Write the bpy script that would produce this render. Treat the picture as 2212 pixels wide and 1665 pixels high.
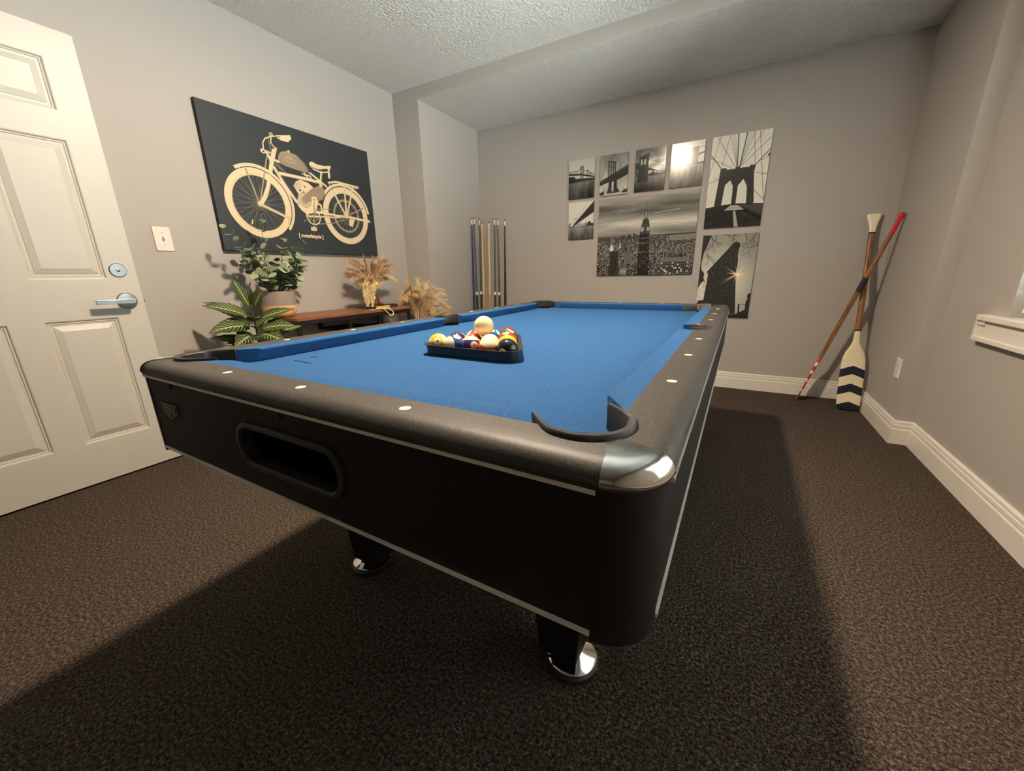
import bpy, bmesh, math, random
import numpy as np
from mathutils import Vector, Matrix

random.seed(7)
rng = np.random.default_rng(7)
for o in list(bpy.data.objects):
    bpy.data.objects.remove(o)
scene = bpy.context.scene
COL = scene.collection
PI = math.pi

# ------------------------------------------------------------------ camera
IMG_W, IMG_H, FOCAL_PX = 2212, 1665, 838.976
YAW, PITCH, ROLL = -0.51329, -0.27819, -0.01965
CAM = Vector((2.70466, 0.0, 0.96734))
fw = Vector((math.sin(YAW) * math.cos(PITCH), math.cos(YAW) * math.cos(PITCH), math.sin(PITCH)))
rt = Vector((math.cos(YAW), -math.sin(YAW), 0))
up = rt.cross(fw)
rt2 = rt * math.cos(ROLL) + up * math.sin(ROLL)
up2 = up * math.cos(ROLL) - rt * math.sin(ROLL)
cam_data = bpy.data.cameras.new('camera')
cam_data.sensor_fit = 'HORIZONTAL'
cam_data.sensor_width = 36.0
cam_data.lens = 36.0 * FOCAL_PX / IMG_W
cam_data.clip_start = 0.01
cam = bpy.data.objects.new('camera', cam_data)
M = Matrix((rt2, up2, -fw)).transposed().to_4x4()
M.translation = CAM
cam.matrix_world = M
COL.objects.link(cam)
scene.camera = cam

# ------------------------------------------------------------------ world, exposure
world = bpy.data.worlds.new('overcast_sky')
scene.world = world
world.use_nodes = True
bg = world.node_tree.nodes['Background']
bg.inputs[0].default_value = (1.0, 0.98, 0.92, 1)
bg.inputs[1].default_value = 125.0
scene.view_settings.view_transform = 'Standard'
scene.view_settings.look = 'None'
scene.view_settings.gamma = 1.0
scene.view_settings.use_curve_mapping = False
scene.view_settings.exposure = 0.38
LAMP_POS = (1.86, 1.25, 2.42)
LAMP_COLOR = (1.0, 0.79, 0.57)
LAMP_STRENGTH = 1450.0

# ------------------------------------------------------------------ materials
def srgb(r, g, b):
    f = lambda c: ((c / 255 + 0.055) / 1.055) ** 2.4 if c > 10 else c / 255 / 12.92
    return (f(r), f(g), f(b), 1)

class NT:
    """small wrapper for building node trees"""
    def __init__(self, name, rough=0.5, metal=0.0, color=(0.5, 0.5, 0.5, 1), spec=0.5):
        self.m = bpy.data.materials.new(name)
        self.m.use_nodes = True
        self.t = self.m.node_tree
        self.b = self.t.nodes['Principled BSDF']
        self.b.inputs['Base Color'].default_value = color
        self.b.inputs['Roughness'].default_value = rough
        self.b.inputs['Metallic'].default_value = metal
        self.b.inputs['Specular IOR Level'].default_value = spec
    def n(self, typ, **kw):
        nd = self.t.nodes.new(typ)
        for k, v in kw.items():
            if k.startswith('i_'):
                nd.inputs[k[2:].replace('_', ' ')].default_value = v
            else:
                setattr(nd, k, v)
        return nd
    def l(self, a, b):
        self.t.links.new(a, b)
    def math(self, op, a, b=None):
        nd = self.n('ShaderNodeMath', operation=op)
        for i, x in enumerate((a, b)):
            if x is None: continue
            if isinstance(x, (int, float)): nd.inputs[i].default_value = x
            else: self.l(x, nd.inputs[i])
        return nd.outputs[0]
    def coord(self, out='Object'):
        return self.n('ShaderNodeTexCoord').outputs[out]
    def mapping(self, vec, scale=(1, 1, 1)):
        nd = self.n('ShaderNodeMapping')
        nd.inputs['Scale'].default_value = scale
        self.l(vec, nd.inputs['Vector'])
        return nd.outputs[0]
    def noise(self, vec, scale, detail=3, rough=0.5):
        nd = self.n('ShaderNodeTexNoise')
        nd.inputs['Scale'].default_value = scale
        nd.inputs['Detail'].default_value = detail
        nd.inputs['Roughness'].default_value = rough
        self.l(vec, nd.inputs['Vector'])
        return nd.outputs['Fac']
    def ramp(self, fac, stops):
        nd = self.n('ShaderNodeValToRGB')
        cr = nd.color_ramp
        while len(cr.elements) < len(stops): cr.elements.new(0.5)
        for e, (p, c) in zip(cr.elements, stops):
            e.position = p; e.color = c
        self.l(fac, nd.inputs[0])
        return nd.outputs[0]
    def mix(self, fac, a, b):
        nd = self.n('ShaderNodeMix', data_type='RGBA')
        for s, x in ((0, fac), (6, a), (7, b)):
            if isinstance(x, (int, float, tuple)): nd.inputs[s].default_value = x
            else: self.l(x, nd.inputs[s])
        return nd.outputs[2]
    def bump(self, h, strength=0.3, dist=0.002):
        nd = self.n('ShaderNodeBump')
        nd.inputs['Strength'].default_value = strength
        nd.inputs['Distance'].default_value = dist
        self.l(h, nd.inputs['Height'])
        self.l(nd.outputs[0], self.b.inputs['Normal'])
    def base(self, c):
        self.l(c, self.b.inputs['Base Color'])

def plain(name, color, rough=0.5, metal=0.0, spec=0.5):
    return NT(name, rough, metal, color, spec).m

MAT = {}
# wall paint
def wall_paint(name, col):
    t = NT(name, 0.62, 0, col, 0.35)
    v = t.coord()
    t.bump(t.noise(v, 320, 2), 0.10, 0.0006)
    return t.m
MAT['wall'] = wall_paint('grey_wall_paint', (0.415, 0.385, 0.355, 1))
t = NT('ceiling_texture', 0.85, 0, (0.80, 0.79, 0.75, 1), 0.2)
v = t.coord()
h = t.math('ADD', t.noise(v, 52, 4, 0.62), t.math('MULTIPLY', t.noise(v, 150, 2), 0.4))
t.bump(h, 1.0, 0.022)
MAT['ceiling'] = t.m
MAT['white_trim'] = plain('white_trim_paint', (0.74, 0.70, 0.64, 1), 0.35)
MAT['door_white'] = plain('white_door_paint', (0.58, 0.56, 0.51, 1), 0.40)
# carpet
t = NT('brown_carpet', 0.95, 0, (0.1, 0.08, 0.06, 1), 0.05)
v = t.coord()
n1 = t.noise(v, 120, 3, 0.7)
n2 = t.noise(v, 290, 2, 0.6)
n3 = t.noise(v, 2.2, 3)
s = t.math('ADD', t.math('MULTIPLY', n1, 0.60), t.math('MULTIPLY', n2, 0.40))
c1 = t.ramp(s, [(0.38, (0.012, 0.009, 0.0075, 1)), (0.47, (0.044, 0.033, 0.0265, 1)), (0.54, (0.100, 0.076, 0.060, 1)), (0.66, (0.235, 0.182, 0.142, 1))])
c2 = t.mix(t.math('MULTIPLY', n3, 0.25), c1, (0.070, 0.055, 0.046, 1))
t.base(c2)
t.bump(s, 1.0, 0.008)
MAT['carpet'] = t.m
# table
t = NT('charcoal_speckled_laminate', 0.50, 0.0, (0.05, 0.045, 0.04, 1), 0.42)
v = t.coord()
n1 = t.noise(v, 480, 3, 0.7)
t.base(t.ramp(n1, [(0.35, (0.022, 0.019, 0.017, 1)), (0.55, (0.045, 0.039, 0.034, 1)), (0.72, (0.13, 0.112, 0.095, 1))]))
t.bump(n1, 0.35, 0.0006)
MAT['rail'] = t.m
t = NT('black_laminate', 0.55, 0, (0.010, 0.009, 0.0083, 1), 0.28)
v = t.coord()
t.bump(t.noise(v, 500, 2), 0.12, 0.0005)
MAT['apron'] = t.m
MAT['black'] = plain('matte_black', (0.008, 0.008, 0.008, 1), 0.55, 0, 0.4)
MAT['void'] = plain('black_inside', (0.003, 0.003, 0.003, 1), 0.9, 0, 0.1)
MAT['rubber'] = plain('black_rubber', (0.022, 0.020, 0.018, 1), 0.45)
MAT['silver'] = plain('silver_trim', (0.86, 0.85, 0.78, 1), 0.40, 0.15)
MAT['nickel'] = plain('brushed_nickel', (0.33, 0.37, 0.39, 1), 0.36, 1.0)
t = NT('worn_chrome', 0.10, 1.0, (0.72, 0.72, 0.70, 1))
v = t.coord()
n1 = t.noise(v, 45, 4, 0.6)
rr = t.ramp(n1, [(0.4, (0.06, 0.06, 0.06, 1)), (0.7, (0.22, 0.22, 0.22, 1))])
t.l(rr, t.b.inputs['Roughness'])
t.bump(t.noise(v, 60, 2), 0.05, 0.001)
MAT['chrome_cap'] = t.m
MAT['chrome'] = plain('chrome', (0.75, 0.75, 0.74, 1), 0.07, 1.0)
t = NT('blue_felt', 0.85, 0, (0.04, 0.2, 0.5, 1), 0.1)
v = t.coord()
n1 = t.noise(v, 420, 3, 0.75)
n2 = t.noise(v, 9, 4, 0.6)
n4 = t.noise(t.mapping(v, (1, 1, 1)), 260, 1, 0.5)
cc = t.ramp(n1, [(0.36, (0.007, 0.041, 0.130, 1)), (0.64, (0.026, 0.104, 0.262, 1))])
cc = t.mix(t.math('MULTIPLY', n2, 0.28), cc, (0.030, 0.100, 0.225, 1))
fleck = t.math('GREATER_THAN', n4, 0.745)
cc = t.mix(fleck, cc, (0.13, 0.21, 0.34, 1))
t.base(cc)
t.b.inputs['Sheen Weight'].default_value = 0.12
t.b.inputs['Sheen Tint'].default_value = (0.35, 0.6, 1, 1)
t.bump(n1, 0.4, 0.0008)
MAT['felt'] = t.m
MAT['pearl'] = plain('pearl_inlay', (0.78, 0.70, 0.58, 1), 0.3)
MAT['badge'] = plain('pewter_badge', (0.12, 0.115, 0.10, 1), 0.35, 0.8)

def wood(name, a, b, scale=(3, 40, 40), rough=0.4):
    t = NT(name, rough)
    v = t.mapping(t.coord(), scale)
    n = t.noise(v, 3.0, 5, 0.6)
    t.base(t.ramp(n, [(0.3, a), (0.7, b)]))
    return t.m
MAT['desk_wood'] = wood('reddish_pine', srgb(118, 70, 42), srgb(142, 92, 60), (40, 2.5, 40), 0.42)
MAT['cue_wood'] = wood('maple', srgb(222, 176, 118), srgb(236, 196, 140), (60, 60, 4), 0.3)
MAT['cue_wood_dark'] = wood('amber_maple', srgb(196, 138, 82), srgb(214, 160, 102), (60, 60, 4), 0.3)
MAT['paddle_wood'] = wood('varnished_ash', srgb(88, 54, 28), srgb(158, 110, 66), (28, 28, 4), 0.35)
MAT['raw_wood'] = wood('raw_rail_wood', srgb(112, 78, 52), srgb(138, 100, 70), (6, 40, 40), 0.7)

# ------------------------------------------------------------------ mesh helpers
class MB:
    def __init__(self):
        self.v = []; self.f = []; self.mi = []
    def add(self, verts, faces, mi=0):
        o = len(self.v)
        self.v += [tuple(p) for p in verts]
        for f in faces:
            self.f.append(tuple(i + o for i in f)); self.mi.append(mi)
    def box(self, a, b, mi=0):
        x0, y0, z0 = a; x1, y1, z1 = b
        self.add([(x0,y0,z0),(x1,y0,z0),(x1,y1,z0),(x0,y1,z0),(x0,y0,z1),(x1,y0,z1),(x1,y1,z1),(x0,y1,z1)],
                 [(3,2,1,0),(4,5,6,7),(0,1,5,4),(1,2,6,5),(2,3,7,6),(3,0,4,7)], mi)
    def prism(self, poly, z0, z1, mi=0):
        n = len(poly)
        self.add([(x, y, z0) for x, y in poly] + [(x, y, z1) for x, y in poly],
                 [tuple(range(n - 1, -1, -1)), tuple(range(n, 2 * n))] +
                 [(i, (i + 1) % n, n + (i + 1) % n, n + i) for i in range(n)], mi)
    def loft(self, loops, closed=True, cap0=False, cap1=False, mi=0):
        n = len(loops[0]); o = []
        for lp in loops: o += lp
        fs = []
        m = n if closed else n - 1
        for j in range(len(loops) - 1):
            for i in range(m):
                a = j * n + i; b = j * n + (i + 1) % n
                fs.append((a, b, b + n, a + n))
        if cap0: fs.append(tuple(range(n - 1, -1, -1)))
        if cap1: fs.append(tuple(range((len(loops) - 1) * n, len(loops) * n)))
        self.add(o, fs, mi)
    def lathe(self, prof, seg=24, c=(0, 0, 0), mi=0, cap=True):
        loops = [[(c[0] + r * math.cos(2*PI*i/seg), c[1] + r * math.sin(2*PI*i/seg), c[2] + z) for i in range(seg)] for r, z in prof]
        self.loft(loops, True, cap, cap, mi)
    def tube(self, pts, rad, seg=8, mi=0, cap=True):
        pts = [Vector(p) for p in pts]
        if isinstance(rad, (int, float)): rad = [rad] * len(pts)
        loops = []; pn = None
        for i, p in enumerate(pts):
            d = (pts[min(i + 1, len(pts) - 1)] - pts[max(i - 1, 0)]).normalized()
            if pn is None:
                a = Vector((0, 0, 1)) if abs(d.z) < 0.9 else Vector((1, 0, 0))
                n = d.cross(a).normalized()
            else:
                n = (pn - d * pn.dot(d)).normalized()
            pn = n; b = d.cross(n)
            loops.append([tuple(p + (n * math.cos(2*PI*k/seg) + b * math.sin(2*PI*k/seg)) * rad[i]) for k in range(seg)])
        self.loft(loops, True, cap, cap, mi)
    def build(self, name, material, parent=None, smooth=None, mats=None, fix=True):
        me = bpy.data.meshes.new(name)
        me.from_pydata(self.v, [], self.f)
        for m in (mats or [material]): me.materials.append(m)
        if mats:
            me.polygons.foreach_set('material_index', self.mi)
        if fix:
            bm = bmesh.new(); bm.from_mesh(me)
            bmesh.ops.recalc_face_normals(bm, faces=bm.faces)
            big = [f for f in bm.faces if len(f.verts) > 4]
            if big: bmesh.ops.triangulate(bm, faces=big)
            bm.to_mesh(me); bm.free()
        if smooth:
            me.polygons.foreach_set('use_smooth', [True] * len(me.polygons))
            me.set_sharp_from_angle(angle=math.radians(smooth))
        me.update()
        return link(name, me, parent)

def link(name, data, parent=None):
    o = bpy.data.objects.new(name, data)
    COL.objects.link(o)
    if parent is not None: o.parent = parent
    return o

def bevel(o, w, seg=2):
    md = o.modifiers.new('bevel', 'BEVEL')
    md.width = w; md.segments = seg; md.limit_method = 'ANGLE'; md.angle_limit = math.radians(40)
    return o

def thing(name, label, cat, loc=(0, 0, 0), rotz=0, group=None):
    o = link(name, None)
    o.location = loc; o.rotation_euler = (0, 0, rotz)
    return tag(o, label, cat, group)

def tag(o, label, cat, group=None):
    o['label'] = label; o['category'] = cat
    if group: o['group'] = group
    return o

def struct(o, label=None):
    o['kind'] = 'structure'
    if label: o['label'] = label
    return o

# ------------------------------------------------------------------ room
YR, YB, XR, HC, HA = 2.843, 3.7008, 0.2754, 2.4388, 2.3488
X1, X2, HB = 3.5858, 3.6637, 0.1353
YF = -3.4                                   # wall behind the camera
WIN = (0.50, 2.31, 0.765, 2.0)              # window opening y0,y1,z0,z1

b = MB(); b.box((-0.1, YF - 0.1, -0.1), (X2 + 0.2, YB + 0.1, 0.0))
struct(b.build('floor', MAT['carpet']), 'dark brown flecked carpet')
b = MB(); b.box((-0.1, YF - 0.1, HC), (X2 + 0.2, YR, HC + 0.1))
struct(b.build('ceiling', MAT['ceiling']), 'textured off-white main ceiling')
b = MB()
b.box((XR, YR, HA), (X1, YB, HC + 0.1))
sof = b.build('ceiling_alcove', None, mats=[MAT['ceiling'], MAT['wall']])
for p in sof.data.polygons:
    p.material_index = 0 if p.normal.z < -0.5 else 1
struct(sof, 'lower textured ceiling over the alcove with grey front edge')
DY_A, DY_B, DZ_T = -0.800, 0.030, 2.025       # doorway in the left wall, beside the door's hinges
b = MB()
b.box((-0.1, YF, 0), (0, DY_A, HC)); b.box((-0.1, DY_B, 0), (0, YR, HC)); b.box((-0.1, DY_A, DZ_T), (0, DY_B, HC))
struct(b.build('wall_left', MAT['wall']), 'grey wall behind the open door')
b = MB()
b.box((-1.3, DY_A - 0.4, -0.1), (-0.1, DY_B + 0.4, 0.0)); b.box((-1.4, DY_A - 0.4, 0), (-1.3, DY_B + 0.4, HC)); b.box((-1.4, DY_A - 0.5, 0), (-0.1, DY_A - 0.4, HC))
b.box((-1.4, DY_B + 0.4, 0), (-0.1, DY_B + 0.5, HC)); b.box((-1.4, DY_A - 0.5, HC), (-0.1, DY_B + 0.5, HC + 0.1))
struct(b.build('wall_hall', MAT['wall']), 'plain hallway beyond the doorway')
b = MB()
b.box((-0.1, DY_B - 0.018, 0), (0.004, DY_B, DZ_T)); b.box((-0.1, DY_A, 0), (0.004, DY_A + 0.018, DZ_T)); b.box((-0.1, DY_A, DZ_T - 0.018), (0.004, DY_B, DZ_T))
b.box((0.0, DY_A - 0.06, 0), (0.014, DY_A, DZ_T + 0.06)); b.box((0.0, DY_A, DZ_T), (0.014, DY_B, DZ_T + 0.06))
struct(b.build('trim_1', MAT['white_trim']), 'white door casing')
b = MB(); b.box((-0.1, YR, 0), (XR, YB + 0.1, HC + 0.05)); struct(b.build('wall_alcove_left', MAT['wall']), 'grey return wall at the left of the alcove')
b = MB(); b.box((XR, YB, 0), (X1, YB + 0.1, HC + 0.05)); struct(b.build('wall_back', MAT['wall']), 'grey wall with the city pictures')
b = MB(); b.box((X1, YR, 0), (X2 + 0.2, YB + 0.1, HC + 0.05)); struct(b.build('wall_alcove_right', MAT['wall']), 'grey wall at the right of the alcove')
b = MB()
y0, y1, z0, z1 = WIN
b.box((X2, YF, 0), (X2 + 0.14, YR, z0)); b.box((X2, YF, z1), (X2 + 0.14, YR, HC))
b.box((X2, YF, z0), (X2 + 0.14, y0, z1)); b.box((X2, y1, z0), (X2 + 0.14, YR, z1))
struct(b.build('wall_right', MAT['wall']), 'grey wall with the window')
b = MB(); b.box((-0.1, YF - 0.1, 0), (X2 + 0.2, YF, HC)); struct(b.build('wall_front', MAT['wall']))

# baseboards: profile swept along the wall line with mitred corners
PROF = [(0, 0), (0.016, 0), (0.016, 0.086), (0.0145, 0.090), (0.0120, 0.0925), (0.0120, 0.096), (0.0150, 0.099), (0.0138, 0.114),
        (0.0105, 0.1165), (0.0105, 0.120), (0.0128, 0.1225), (0.0120, 0.131), (0.009, HB), (0, HB)]
def baseboard(name, path, label):
    """path: points on the wall line; the room lies on the left of the travel direction"""
    pts = [Vector((x, y, 0)) for x, y in path]
    loops = []
    for i, p in enumerate(pts):
        d0 = (p - pts[i - 1]).normalized() if i > 0 else None
        d1 = (pts[i + 1] - p).normalized() if i < len(pts) - 1 else None
        d0 = d0 or d1; d1 = d1 or d0
        n0 = Vector((-d0.y, d0.x, 0)); n1 = Vector((-d1.y, d1.x, 0))
        mvec = (n0 + n1).normalized(); mvec /= mvec.dot(n0)
        loops.append([tuple(p + mvec * a + Vector((0, 0, z))) for a, z in PROF])
    b = MB(); b.loft(loops, True, True, True)
    return struct(b.build(name, MAT['white_trim']), label)
baseboard('baseboard_right', [(X2, YF), (X2, YR), (X1, YR), (X1, YB)], 'white grooved baseboard stepping round the right wall')
baseboard('baseboard_back', [(X1, YB), (XR, YB)], 'white grooved baseboard along the picture wall')
baseboard('baseboard_left', [(XR, YB), (XR, YR), (0, YR), (0, 0.9)], 'white baseboard along the left wall')

# ------------------------------------------------------------------ window
win = struct(link('window_1', None), 'window with white sill at the right edge')
def cb(name, a, bb, m, parent, bev=0.0, mi=None):
    b = MB(); b.box(a, bb); o = b.build(name, m, parent)
    if bev: bevel(o, bev)
    return o
cb('sill', (X2 - 0.036, 0.33, 0.742), (X2 + 0.09, 2.452, 0.766), MAT['white_trim'], win, 0.004)
ap = cb('apron', (X2 - 0.020, 0.32, 0.652), (X2, 2.476, 0.748), MAT['white_trim'], win, 0.002)
b = MB()
for (a, bb) in (((X2 - 0.027, 0.33, 0.654), (X2 - 0.018, 2.472, 0.674)), ((X2 - 0.027, 2.452, 0.674), (X2 - 0.018, 2.472, 0.730)), ((X2 - 0.027, 2.40, 0.722), (X2 - 0.018, 2.472, 0.742))):
    b.box(a, bb)
bevel(b.build('moulding', MAT['white_trim'], ap), 0.003)
fr = MAT['white_trim']
xg = X2 + 0.10
for nm, a, bb in (('frame', (xg - 0.02, y0, z0), (xg + 0.02, y0 + 0.05, z1)), ('frame', (xg - 0.02, y1 - 0.05, z0), (xg + 0.02, y1, z1)),
                  ('frame', (xg - 0.02, y0, z0), (xg + 0.02, y1, z0 + 0.05)), ('frame', (xg - 0.02, y0, z1 - 0.05), (xg + 0.02, y1, z1)),
                  ('frame', (xg - 0.015, y0, 1.36), (xg + 0.015, y1, 1.40))):
    cb(nm, a, bb, fr, win)
t = NT('window_glass', 0.02)
tr = t.n('ShaderNodeBsdfTransparent'); tr.inputs[0].default_value = (0.93, 0.97, 0.97, 1)
gl = t.n('ShaderNodeBsdfGlossy'); gl.inputs['Roughness'].default_value = 0.02
fz = t.n('ShaderNodeFresnel'); mx = t.n('ShaderNodeMixShader')
t.l(fz.outputs[0], mx.inputs[0]); t.l(tr.outputs[0], mx.inputs[1]); t.l(gl.outputs[0], mx.inputs[2])
t.l(mx.outputs[0], t.t.nodes['Material Output'].inputs[0])
cb('pane', (xg - 0.003, y0 + 0.05, z0 + 0.05), (xg + 0.003, y1 - 0.05, z1 - 0.05), t.m, win)
# blind with separate slats
bl = thing('window_blind', 'white horizontal slat blind hanging in the window', 'blind', (X2 + 0.05, (y0 + y1) / 2, 0))
slat_mat = plain('white_blind_slat', (0.75, 0.80, 0.82, 1), 0.5)
b = MB(); hw = (y1 - y0) / 2 - 0.012
b.loft([[(-0.024, -hw, 0.004), (0, -hw, 0.008), (0.024, -hw, 0.004), (0.024, -hw, 0.002), (0, -hw, 0.006), (-0.024, -hw, 0.002)],
        [(-0.024, hw, 0.004), (0, hw, 0.008), (0.024, hw, 0.004), (0.024, hw, 0.002), (0, hw, 0.006), (-0.024, hw, 0.002)]], True, True, True)
s0 = b.build('slat', slat_mat, bl)
s0.location.z = 0.83; s0.rotation_euler.y = math.radians(63)
z = 0.875
while z < 1.95:
    c = s0.copy(); COL.objects.link(c); c.parent = bl; c.location.z = z; z += 0.045
b = MB(); b.box((-0.026, -hw, 0.785), (0.026, hw, 0.803)); bevel(b.build('bottom_rail', slat_mat, bl), 0.004)
b = MB(); b.box((-0.026, -hw, 1.955), (0.026, hw, 1.995)); b.build('head_rail', slat_mat, bl)
for yy in (-0.7, 0.0, 0.7):
    b = MB(); b.tube([(0, yy, 0.79), (0, yy, 1.98)], 0.0015, 5); b.build('cord', slat_mat, bl)
# daylight portal in the opening (samples the sky, adds no light of its own)
pd = bpy.data.lights.new('window_portal', 'AREA')
pd.shape = 'RECTANGLE'; pd.size = z1 - z0; pd.size_y = y1 - y0
pd.cycles.is_portal = True
po = link('window_portal', pd)
po.location = (X2 + 0.135, (y0 + y1) / 2, (z0 + z1) / 2)
po.rotation_euler = (0, PI / 2, 0)

# ------------------------------------------------------------------ ceiling lamp (above the frame)
lamp = thing('ceiling_lamp', 'round flush ceiling lamp above the pool table', 'lamp', (LAMP_POS[0], LAMP_POS[1], HC))
b = MB(); b.lathe([(0.098, 0.0), (0.098, -0.010), (0.092, -0.016), (0.076, -0.016), (0.073, -0.008)], 40)
b.build('trim_ring', MAT['white_trim'], lamp, 40)
t = NT('frosted_lamp_glass', 0.4, 0, (0.9, 0.85, 0.75, 1))
t.b.inputs['Emission Color'].default_value = (*LAMP_COLOR, 1)
t.b.inputs['Emission Strength'].default_value = LAMP_STRENGTH
b = MB(); b.lathe([(0.074, -0.010), (0.071, -0.0145), (0.045, -0.017), (0.015, -0.018)], 36)
b.build('diffuser', t.m, lamp, 60)

# ------------------------------------------------------------------ open door lying against the left wall
door = struct(link('door_1', None), 'white six-panel door standing open against the left wall')
door.location = (0.018, 0.04, 0.010)
DW, DH, DT = 0.822, 1.992, 0.035
yc = [0, 0.110, 0.360, 0.460, 0.710, DW]
zc = [0, 0.203, 0.793, 0.974, 1.565, 1.675, 1.878, DH]
b = MB()
for i in range(5):
    for j in range(7):
        if i in (1, 3) and j in (1, 3, 5): continue
        a, c, d, e = yc[i], yc[i + 1], zc[j], zc[j + 1]
        b.add([(DT, a, d), (DT, c, d), (DT, c, e), (DT, a, e)], [(0, 1, 2, 3)])
b.add([(0, 0, 0), (0, DW, 0), (0, DW, DH), (0, 0, DH), (DT, 0, 0), (DT, DW, 0), (DT, DW, DH), (DT, 0, DH)],
      [(0, 3, 2, 1), (0, 1, 5, 4), (1, 2, 6, 5), (2, 3, 7, 6), (3, 0, 4, 7)])
b.build('slab', MAT['door_white'], door, fix=False)
for i in (1, 3):
    for j in (1, 3, 5):
        a, c, d, e = yc[i], yc[i + 1], zc[j], zc[j + 1]
        loops = []
        for ins, dep in ((0, 0), (0.004, -0.001), (0.008, -0.008), (0.013, -0.0065), (0.016, -0.0105), (0.024, -0.0105), (0.026, -0.0085), (0.046, -0.002), (0.048, -0.0012)):
            loops.append([(DT + dep, a + ins, d + ins), (DT + dep, c - ins, d + ins), (DT + dep, c - ins, e - ins), (DT + dep, a + ins, e - ins)])
        b = MB(); b.loft(loops, True, False, True); b.build('panel', MAT['door_white'], door)
# lever handle, deadbolt, latch
lev = MB(); lev.lathe([(0.040, 0), (0.040, 0.004), (0.036, 0.010), (0.020, 0.013)], 32)
o = lev.build('lever_rose', MAT['nickel'], door, 30); o.location = (DT, 0.757, 0.867); o.rotation_euler = (0, PI / 2, 0)
o['label'] = 'round brushed nickel handle rose'
lv = MB()
lv.tube([(0.010, 0, 0), (0.052, 0, 0)], 0.011, 14)
lv.loft([[(0.046, y, -w), (0.062 - k, y, -w), (0.062 - k, y, w), (0.046, y, w)] for y, w, k in ((0.016, 0.010, 0), (0, 0.012, 0), (-0.06, 0.0095, 0), (-0.105, 0.010, 0.002), (-0.125, 0.012, 0.004))], True, True, True)
c = lv.build('lever', MAT['nickel'], o); c.rotation_euler = (0, -PI / 2, 0); bevel(c, 0.003)
db = MB(); db.lathe([(0.033, 0), (0.033, 0.003), (0.030, 0.006)], 32)
o = db.build('deadbolt_plate', MAT['nickel'], door, 30); o.location = (DT, 0.755, 1.014); o.rotation_euler = (0, PI / 2, 0)
kb = MB(); kb.lathe([(0.007, 0.006), (0.007, 0.008), (0.005, 0.009)], 16); kb.build('keyhole', MAT['chrome'], o, 30)
for hz_ in (0.22, 1.0, 1.78):
    b = MB(); b.tube([(0.0, -0.006, hz_ - 0.045), (0.0, -0.006, hz_ + 0.045)], 0.006, 10); b.build('hinge', MAT['nickel'], door, 40)
cb('latch', (0.011, DW, 0.858), (0.025, DW + 0.009, 0.876), MAT['chrome'], door, 0.002)

# ------------------------------------------------------------------ switch and outlet
sw = thing('light_switch', 'white toggle light switch on the wall beside the door', 'light switch', (0, 1.027, 1.185))
b = MB(); b.box((0, -0.039, -0.061), (0.006, 0.039, 0.061)); bevel(b.build('cover_plate', MAT['white_trim'], sw), 0.003)
b = MB(); b.box((0.0055, -0.005, -0.012), (0.0066, 0.005, 0.012)); b.build('slot', plain('shadowed_slot', (0.25, 0.22, 0.19, 1)), sw)
b = MB(); b.loft([[(0.005, -0.004, -0.003), (0.005, 0.004, -0.003), (0.005, 0.004, 0.006), (0.005, -0.004, 0.006)],
                  [(0.017, -0.003, 0.005), (0.017, 0.003, 0.005), (0.017, 0.003, 0.010), (0.017, -0.003, 0.010)]], True, True, True)
b.build('toggle', MAT['white_trim'], sw)
for zz in (-0.030, 0.030):
    b = MB(); b.lathe([(0.003, 0), (0.003, 0.0015)], 10); o = b.build('screw', MAT['nickel'], sw); o.location = (0.0055, 0, zz); o.rotation_euler = (0, PI / 2, 0)
ol = thing('wall_outlet', 'white wall outlet plate low on the alcove right wall', 'outlet', (X1, 2.992, 0.405))
b = MB(); b.box((-0.006, -0.041, -0.057), (0, 0.041, 0.057)); bevel(b.build('cover_plate', MAT['white_trim'], ol), 0.003)
b = MB(); b.box((-0.008, -0.018, -0.036), (-0.005, 0.018, 0.036)); bevel(b.build('socket_face', MAT['white_trim'], ol), 0.001)
for zz in (-0.018, 0.018):
    b = MB()
    for yy in (-0.006, 0.006): b.box((-0.0084, yy - 0.0012, zz - 0.004), (-0.0079, yy + 0.0012, zz + 0.004))
    b.build('slots', MAT['black'], ol)
# ------------------------------------------------------------------ pool table
TS = 0.2430
TW, TL = 4 * TS, 8 * TS                      # playing field between diamond lines
HT = 0.7885                                  # rail top above the floor
TAB = Vector((1.58897, 0.45202, 0)); TPHI = -0.009778
BED = -0.036
OS, OSL, OF, RC = 0.112, 0.126, 0.108, 0.065             # rail overhang at sides / ends, corner radius
table = thing('pool_table', 'black pool table with blue felt and chrome corners', 'pool table', TAB, TPHI)
ZT = HT
def arc(cx, cy, r, a0, a1, n):
    return [(cx + r * math.cos(math.radians(a0 + (a1 - a0) * i / n)), cy + r * math.sin(math.radians(a0 + (a1 - a0) * i / n))) for i in range(n + 1)]
NA = 8
def outer(ins):
    """four corner arcs of the rounded outline, inset by ins: BL, BR, TR, TL"""
    r = RC - ins
    xa, xb, ya, yb_ = -OSL + RC, TW + OS - RC, -OF + RC, TL + OF - RC
    return [arc(xa, ya, r, 180, 270, NA), arc(xb, ya, r, 270, 360, NA), arc(xb, yb_, r, 0, 90, NA), arc(xa, yb_, r, 90, 180, NA)]
SEAM, RP = 0.035, 0.057
def pocket_arc(cx, cy, a0, a1, n=8): return arc(cx, cy, RP, a0, a1, n)
al = math.degrees(math.asin(SEAM / RP))      # where pocket circle meets the seam line
SP = 0.972
PK = 0.026                                   # side pocket centre behind the nose line
ca = math.degrees(math.acos((SEAM - PK) / RP))
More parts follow.
